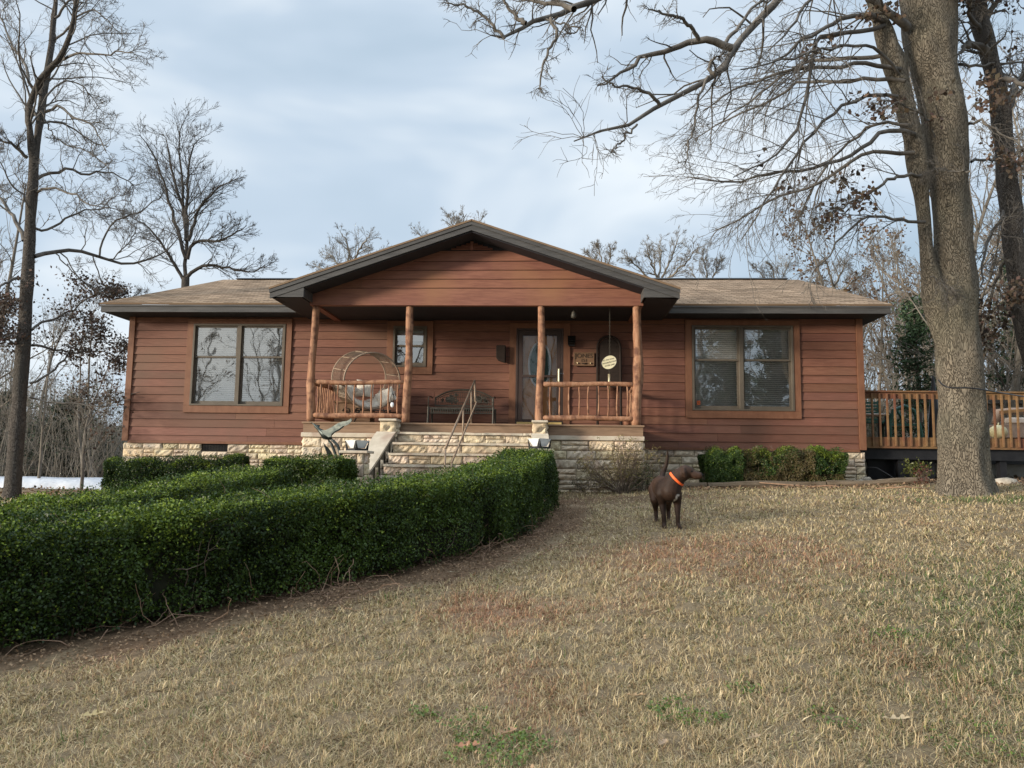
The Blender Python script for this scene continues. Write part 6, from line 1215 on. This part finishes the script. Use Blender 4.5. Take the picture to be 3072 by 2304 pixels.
for i, (x_, y_, s, col, rot, lb) in enumerate([(275, 2168, .085, (.42, .34, .18), .2, 'pale yellow fallen leaf on the lower left lawn'), (310, 1985, .08, (.17, .11, .07), .5, 'brown curled leaf below the long hedge on the left'), (1400, 2262, .075, (.40, .20, .12), .1, 'reddish fallen leaf at the bottom edge by the green weeds'), (1520, 2222, .07, (.45, .27, .16), .6, 'light brown fallen leaf just above the big weed clump'), (1900, 2105, .08, (.44, .29, .16), -.3, 'tan fallen leaf right of centre on the lower lawn'), (2680, 2180, .095, (.46, .36, .23), -.2, 'large pale fallen leaf on the lower right lawn'), (1985, 2250, .05, (.42, .30, .2), .9, 'small tan leaf near the bottom edge right of the big weeds'), (2870, 1908, .06, (.5, .42, .28), .1, 'pale leaf on the right side of the lawn'), (2670, 1912, .06, (.33, .17, .09), .3, 'rusty leaf on the right side of the lawn'), (50, 2110, .09, (.3, .24, .15), -.2, 'dull fallen leaf at the left edge of the lawn'), (1360, 1727, .07, (.42, .36, .25), .1, 'pale leaf on the bare soil along the middle of the long hedge'), (2260, 2235, .05, (.38, .28, .18), .4, 'small curled leaf at the bottom right of centre')]):
    fallen(x_, y_, s, col, 740+i, lb, rot)
# loose leaf litter under the hedge, in the bed and under the trees
g = np.random.default_rng(760)
def litter(n, fx, fy, label, size=.05, col=(.20, .13, .08)):
    x, y = fx(n), fy(n); P = np.stack([x, y, G(x, y)+g.uniform(.004, .03, n)], 1); o = leaf_mesh(P, np.tile([0, 0, 1.], (n, 1)), size, np.array(col)*g.uniform(.45, 1.7, (n, 1)), g, 'leaf_litter', litter_leaf, None, .7, .5); tag(o, label, 'leaf litter', None, 'stuff')
i_ = g.integers(0, 200, 9000); off = g.normal(size=(9000, 2))*.34+[.2, -.2]; pp = h1[i_]+off; litter(9000, lambda n: pp[:, 0], lambda n: pp[:, 1], 'brown leaf litter along the foot of the long hedge', .024, (.24, .16, .095))
litter(5200, lambda n: g.uniform(1.7, 9.5, n), lambda n: np.clip(15.9+g.normal(size=n)*.8, 14.6, 18), 'dry leaves in the shrub bed and under the deck edge', .06)
litter(5000, lambda n: g.uniform(-28, -10.5, n), lambda n: g.uniform(17, 44, n), 'dry leaves on the ground of the left woods', .12)
litter(9000, lambda n: g.uniform(7, 30, n), lambda n: g.uniform(18, 48, n), 'dry leaves on the ground of the right woods', .12, (.26, .18, .11))
litter(3500, lambda n: g.uniform(-3, 8, n), lambda n: g.uniform(3, 13.5, n), 'scattered crumbs of dry leaf over the lawn', .022, (.3, .2, .12))
# dry runners and twigs at the foot of the long hedge
def twigheap(c, n, L, seed, label, spread=(.5, .2)):
    g = np.random.default_rng(seed); b = np.array([c[0], c[1], 0])+g.normal(size=(n, 3))*[spread[0], spread[1], 0]; b[:, 2] = G(b[:, 0], b[:, 1])+.01; az = g.uniform(0, 6.28, n); d = np.stack([np.cos(az), np.sin(az), g.uniform(.0, .9, n)], 1); out = [b]
    for k in range(6): d = nrmz(d+g.normal(size=(n, 3))*.35-[0, 0, .12]); q = out[-1]+d*L/6; q[:, 2] = np.maximum(q[:, 2], G(q[:, 0], q[:, 1])+.008); out.append(q)
    v, f = batch_tubes(np.stack(out, 1), np.tile(np.linspace(.0042, .002, 7), (n, 1)), 4); o = fast('twig_pile', v, f, MATS['dry_twig'], None); tag(o, label, 'twigs', 'dry twigs at the foot of the long hedge', 'stuff')
mk('dry_twig', (.20, .12, .075), (.32, .21, .14), 8, rough=.9)
for i, (x_, y_, n_, lb) in enumerate([(1330, 1680, 150, 'tangle of reddish dry stems bulging from the middle of the long hedge'), (1540, 1610, 90, 'dry stems under the corner of the long hedge'), (960, 1790, 80, 'dry stems under the left part of the long hedge'), (300, 1900, 50, 'few pale dead twigs low in the long hedge at the left')]):
    p = ground_hit(x_, y_); twigheap((p[0]-.12, p[1]+.16), n_, .42, 780+i, lb)
for i, (a, b, Y, lb) in enumerate([((2290, 1435), (2480, 1472), 15.1, 'long bare stick lying across the timber edging below the shrubs'), ((2440, 1460), (2550, 1478), 14.7, 'short bare stick on the soil in front of the timber edging'), ((2650, 1482), (2800, 1466), 13.9, 'pale stick on the ground left of the big oak')]):
    p, q = S(*a, Y), S(*b, Y); pz, qz = gz(p[0], Y+.3), gz(q[0], Y); tag(MB().tube([(p[0], Y+.3, pz+(.12 if i == 0 else .02)), ((p[0]+q[0])/2, Y+.1, (pz+qz)/2+.06), (q[0], Y, qz+.015)], [.012, .014, .009], 6).build('fallen_stick', MATS['dry_twig'], None, smooth=True), lb, 'stick', 'fallen sticks by the shrub bed')
# ================================================================= DOG
p_ = ground_hit(1992, 1586); DS = 1.08; DX, DY_ = float(p_[0])+.08, float(p_[1])+.03; dz = gz(DX, DY_)
sk = {  # name: (x, y, z, r) relative to the point between the front paws
 'pelvis': (-.10, .50, .475, .112), 'loin': (-.085, .34, .465, .112), 'rib': (-.05, .18, .445, .138), 'chest': (-.02, .05, .43, .142), 'breast': (.005, -.02, .415, .118),
 'neck0': (.035, -.01, .520, .108), 'neck1': (.10, -.04, .59, .086), 'head': (.165, -.055, .634, .083), 'brow': (.205, -.065, .640, .062), 'stop': (.235, -.078, .618, .050), 'muz': (.275, -.092, .603, .047), 'nose': (.316, -.105, .600, .038),
 'shL': (-.100, .01, .385, .066), 'elL': (-.088, .035, .275, .043), 'wrL': (-.072, .0, .145, .028), 'feL': (-.069, -.005, .055, .025), 'paL': (-.070, -.035, .020, .027), 'toL': (-.072, -.060, .017, .022),
 'shR': (.072, .01, .385, .064), 'elR': (.083, .035, .275, .043), 'wrR': (.085, .0, .145, .028), 'feR': (.086, -.005, .055, .025), 'paR': (.092, -.035, .020, .027), 'toR': (.097, -.060, .017, .022),
 'hiL': (-.17, .47, .42, .084), 'knL': (-.172, .37, .30, .056), 'hoL': (-.165, .52, .185, .028), 'hfL': (-.158, .49, .08, .024), 'hpL': (-.157, .46, .040, .026), 'htL': (-.155, .43, .036, .020),
 'hiR': (-.03, .52, .42, .082), 'knR': (-.02, .42, .30, .054), 'hoR': (-.015, .57, .185, .028), 'hfR': (-.012, .54, .085, .024), 'hpR': (-.008, .51, .048, .026), 'htR': (-.005, .48, .042, .020),
 't0': (-.10, .60, .535, .040), 't1': (-.075, .655, .62, .032), 't2': (-.035, .66, .72, .025), 't3': (-.018, .64, .82, .017), 't4': (-.022, .62, .89, .009),
 'e0': (.140, -.118, .672, .020), 'e1': (.135, -.140, .630, .026), 'e2': (.150, -.140, .585, .016), 'f0': (.155, .012, .672, .020), 'f1': (.160, .035, .63, .022), 'jaw': (.290, -.092, .580, .024), 'bel': (-.10, .36, .43, .098)}
sk = {k: (x+.13*max(0, y), y, z, r) for k, (x, y, z, r) in sk.items()}
chains = ['pelvis loin rib chest breast', 'chest neck0 neck1 head brow stop muz nose', 'chest shL elL wrL feL paL toL', 'chest shR elR wrR feR paR toR', 'pelvis hiL knL hoL hfL hpL htL', 'pelvis hiR knR hoR hfR hpR htR', 'pelvis t0 t1 t2 t3 t4', 'head e0 e1 e2', 'head f0 f1', 'head jaw', 'rib bel pelvis', 'breast neck0']
def body_mesh(sk, chains, voxel, smooth_it):
    b = MB()
    for ch_ in chains:
        q = ch_.split()
        for a, c in zip(q, q[1:]):
            pa, pb = np.array(sk[a]), np.array(sk[c])
            if a == 'head' and c in ('e0', 'f0', 'jaw'): pa = pa.copy(); pa[3] = .03
            for t in np.linspace(0, 1, 9): p = pa*(1-t)+pb*t; b.ell(p[:3], p[3], p[3], p[3], 16, 10)
    me = bpy.data.meshes.new('tmp'); me.from_pydata(b.v, [], b.f); o = bpy.data.objects.new('tmp', me); COL.objects.link(o)
    rm = o.modifiers.new('r', 'REMESH'); rm.mode = 'VOXEL'; rm.voxel_size = voxel; sm = o.modifiers.new('s', 'SMOOTH'); sm.factor = .6; sm.iterations = smooth_it
    dg = bpy.context.evaluated_depsgraph_get(); dg.update(); out = bpy.data.meshes.new_from_object(o.evaluated_get(dg)); bpy.data.objects.remove(o); return out
dm = body_mesh(sk, chains, .006, 7); dm.transform(Matrix.Translation((DX, DY_, dz)) @ Matrix.Scale(DS, 4))
bm = bmesh.new(); bm.from_mesh(dm)
def blob_to(bm, c, rad, rot, n=14):
    r = bmesh.ops.create_uvsphere(bm, u_segments=n, v_segments=10, radius=1)
    for v in r['verts']: q = rot @ Vector((v.co.x*rad[0], v.co.y*rad[1], v.co.z*rad[2])); v.co = Vector(c)+q
def Dp(x, y, z): return (DX+x*DS, DY_+y*DS, dz+z*DS)
blob_to(bm, Dp(.343, -.112, .607), (.016, .018, .014), Matrix.Identity(3))                                               # nose
blob_to(bm, Dp(.225, -.120, .645), (.010, .008, .009), Matrix.Identity(3))                                               # eye
for k in ('L', 'R'):
    for t in (-.016, 0, .016):
        p = sk['to'+k]; blob_to(bm, Dp(p[0]+t, p[1]-.006, .014), (.010, .018, .011), Matrix.Identity(3), 8)
bm.to_mesh(dm); bm.free()
n = len(dm.vertices); co = np.empty(n*3, np.float32); dm.vertices.foreach_get('co', co); co = co.reshape(-1, 3); q = (co-np.array([DX, DY_, dz]))/DS
col = np.tile([.040, .021, .013], (n, 1)); col = col*(1+.25*snoise(q, 9, 3))[:, None]
def wm(c, s): return np.clip(1.6-np.sqrt((((q-c)/s)**2).sum(1)), 0, 1)[:, None]
wh = np.maximum(wm(np.array([.075, -.13, .375]), np.array([.020, .08, .012])), np.maximum(wm(np.array([.058, -.12, .345]), np.array([.012, .08, .028])), wm(np.array([.040, -.11, .315]), np.array([.012, .08, .016])))); wh *= (q[:, 1:2] < .02)
col = col*(1-wh)+np.array([.62, .58, .54])*wh
dark_ = (np.linalg.norm(q-[.343, -.112, .607], axis=1) < .024) | (np.linalg.norm(q-[.225, -.120, .645], axis=1) < .013); col[dark_] = [.006, .005, .005]
pw = (q[:, 2] < .05)[:, None]; col = np.where(pw, col*1.1, col)
a = dm.color_attributes.new('col', 'FLOAT_COLOR', 'POINT'); c4_ = np.ones((n, 4), np.float32); c4_[:, :3] = col; a.data.foreach_set('color', c4_.ravel())
dm.materials.clear(); dog = link(dm, 'dog', furm, None, True); tag(dog, 'chocolate brown dog with white chest mark, tail up, looking right on the lawn', 'dog')
cc = np.array(Dp(.072, -.026, .558)); axn = nrmz(np.array([.62, -.22, .66])); u_ = nrmz(np.cross(axn, [0, 1, 0])); w_ = np.cross(axn, u_)
mb = MB(); NN = 28
for i in range(NN):
    for (rad_, off_) in ((.108, -.015), (.112, -.011), (.112, .011), (.108, .015)): an = 2*math.pi*i/NN; mb.v.append(tuple(cc+axn*off_+rad_*math.cos(an)*u_+rad_*1.0*math.sin(an)*w_)); mb.c.append((1, 1, 1))
mb.f = [(i*4+k, i*4+k+1, ((i+1) % NN)*4+k+1, ((i+1) % NN)*4+k) for i in range(NN) for k in range(3)]
mb.build('collar', orange, dog, smooth=True)
# ================================================================= SKY, SUN, CAMERA
EL, AZ = R(10), R(240)
w = bpy.data.worlds.new('World'); scn.world = w; w.use_nodes = True; nt = w.node_tree; nt.nodes.clear(); N = nt.nodes; L = nt.links
out = N.new('ShaderNodeOutputWorld'); bg = N.new('ShaderNodeBackground'); L.new(bg.outputs[0], out.inputs[0]); bg.inputs[1].default_value = .10
sky = N.new('ShaderNodeTexSky'); sky.sky_type = 'NISHITA'; sky.sun_disc = False; sky.sun_elevation = EL; sky.sun_rotation = AZ; sky.air_density = 1.0; sky.dust_density = 1.5; sky.ozone_density = 1.5
tc = N.new('ShaderNodeTexCoord'); mp = N.new('ShaderNodeMapping'); mp.inputs['Scale'].default_value = (1.0, 1.0, 2.6); mp.inputs['Location'].default_value = (.35, .1, .35); L.new(tc.outputs['Generated'], mp.inputs[0])
n1 = N.new('ShaderNodeTexNoise'); n1.inputs['Scale'].default_value = 2.1; n1.inputs['Detail'].default_value = 4; n1.inputs['Roughness'].default_value = .48; n1.inputs['Distortion'].default_value = .35; L.new(mp.outputs[0], n1.inputs[0])
r1 = N.new('ShaderNodeValToRGB'); cr = r1.color_ramp; cr.elements[0].position = .36; cr.elements[0].color = (3.9, 5.0, 6.1, 1); cr.elements[1].position = .66; cr.elements[1].color = (7.6, 8.2, 8.7, 1); e = cr.elements.new(.5); e.color = (5.0, 6.0, 7.1, 1); L.new(n1.outputs[0], r1.inputs[0])
mx = N.new('ShaderNodeMix'); mx.data_type = 'RGBA'; mx.inputs[0].default_value = .90; L.new(sky.outputs[0], mx.inputs[6]); L.new(r1.outputs[0], mx.inputs[7])
sx = N.new('ShaderNodeSeparateXYZ'); L.new(tc.outputs['Generated'], sx.inputs[0]); zr = N.new('ShaderNodeMapRange'); zr.interpolation_type = 'SMOOTHSTEP'; zr.inputs[1].default_value = .56; zr.inputs[2].default_value = .95; zr.inputs[3].default_value = 1; zr.inputs[4].default_value = 2.6; L.new(sx.outputs[2], zr.inputs[0])
zm_ = N.new('ShaderNodeVectorMath'); zm_.operation = 'SCALE'; L.new(mx.outputs[2], zm_.inputs[0]); L.new(zr.outputs[0], zm_.inputs['Scale']); 
gd = N.new('ShaderNodeVectorMath'); gd.operation = 'DOT_PRODUCT'; gd.inputs[1].default_value = (math.sin(AZ)*math.cos(EL+R(4)), math.cos(AZ)*math.cos(EL+R(4)), math.sin(EL+R(4))); L.new(tc.outputs['Generated'], gd.inputs[0])
gm = N.new('ShaderNodeMath'); gm.operation = 'MAXIMUM'; gm.inputs[1].default_value = 0; L.new(gd.outputs['Value'], gm.inputs[0]); gp = N.new('ShaderNodeMath'); gp.operation = 'POWER'; gp.inputs[1].default_value = 9; L.new(gm.outputs[0], gp.inputs[0])
gs = N.new('ShaderNodeVectorMath'); gs.operation = 'SCALE'; gs.inputs[0].default_value = (15, 12.5, 9); L.new(gp.outputs[0], gs.inputs['Scale']); ga_ = N.new('ShaderNodeVectorMath'); ga_.operation = 'ADD'; L.new(zm_.outputs[0], ga_.inputs[0]); L.new(gs.outputs[0], ga_.inputs[1]); L.new(ga_.outputs[0], bg.inputs[0])   # bright veil of thin cloud round the sun; an overcast sky is brightest overhead
sun = bpy.data.lights.new('sun', 'SUN'); sun.energy = 3.8; sun.angle = R(9.5); sun.color = (1, .90, .76); so = bpy.data.objects.new('sun', sun); COL.objects.link(so)
sd = Vector((math.sin(AZ)*math.cos(EL), math.cos(AZ)*math.cos(EL), math.sin(EL))); so.rotation_euler = sd.to_track_quat('Z', 'Y').to_euler(); so.location = (-10, -10, 20)
cam = bpy.data.cameras.new('camera'); cam.sensor_width = 36; cam.lens = 36*FPX/3072; cam.clip_end = 4000; cam.clip_start = .05; co_ = bpy.data.objects.new('camera', cam); COL.objects.link(co_)
M = Matrix.Identity(4)
for i in range(3): M[i][0] = _r[i]; M[i][1] = _u[i]; M[i][2] = -_f[i]
co_.matrix_world = M; scn.camera = co_
for i, p in enumerate(protos):
    if i not in used:
        for c_ in list(p.children): bpy.data.objects.remove(c_)
        bpy.data.objects.remove(p)
vs_ = scn.view_settings; vs_.view_transform = 'Standard'; vs_.look = 'None'; vs_.gamma = 1; vs_.exposure = .35; vs_.use_curve_mapping = False
scn.cycles.max_bounces = 6; scn.cycles.diffuse_bounces = 3; scn.cycles.transparent_max_bounces = 12; scn.cycles.use_denoising = True
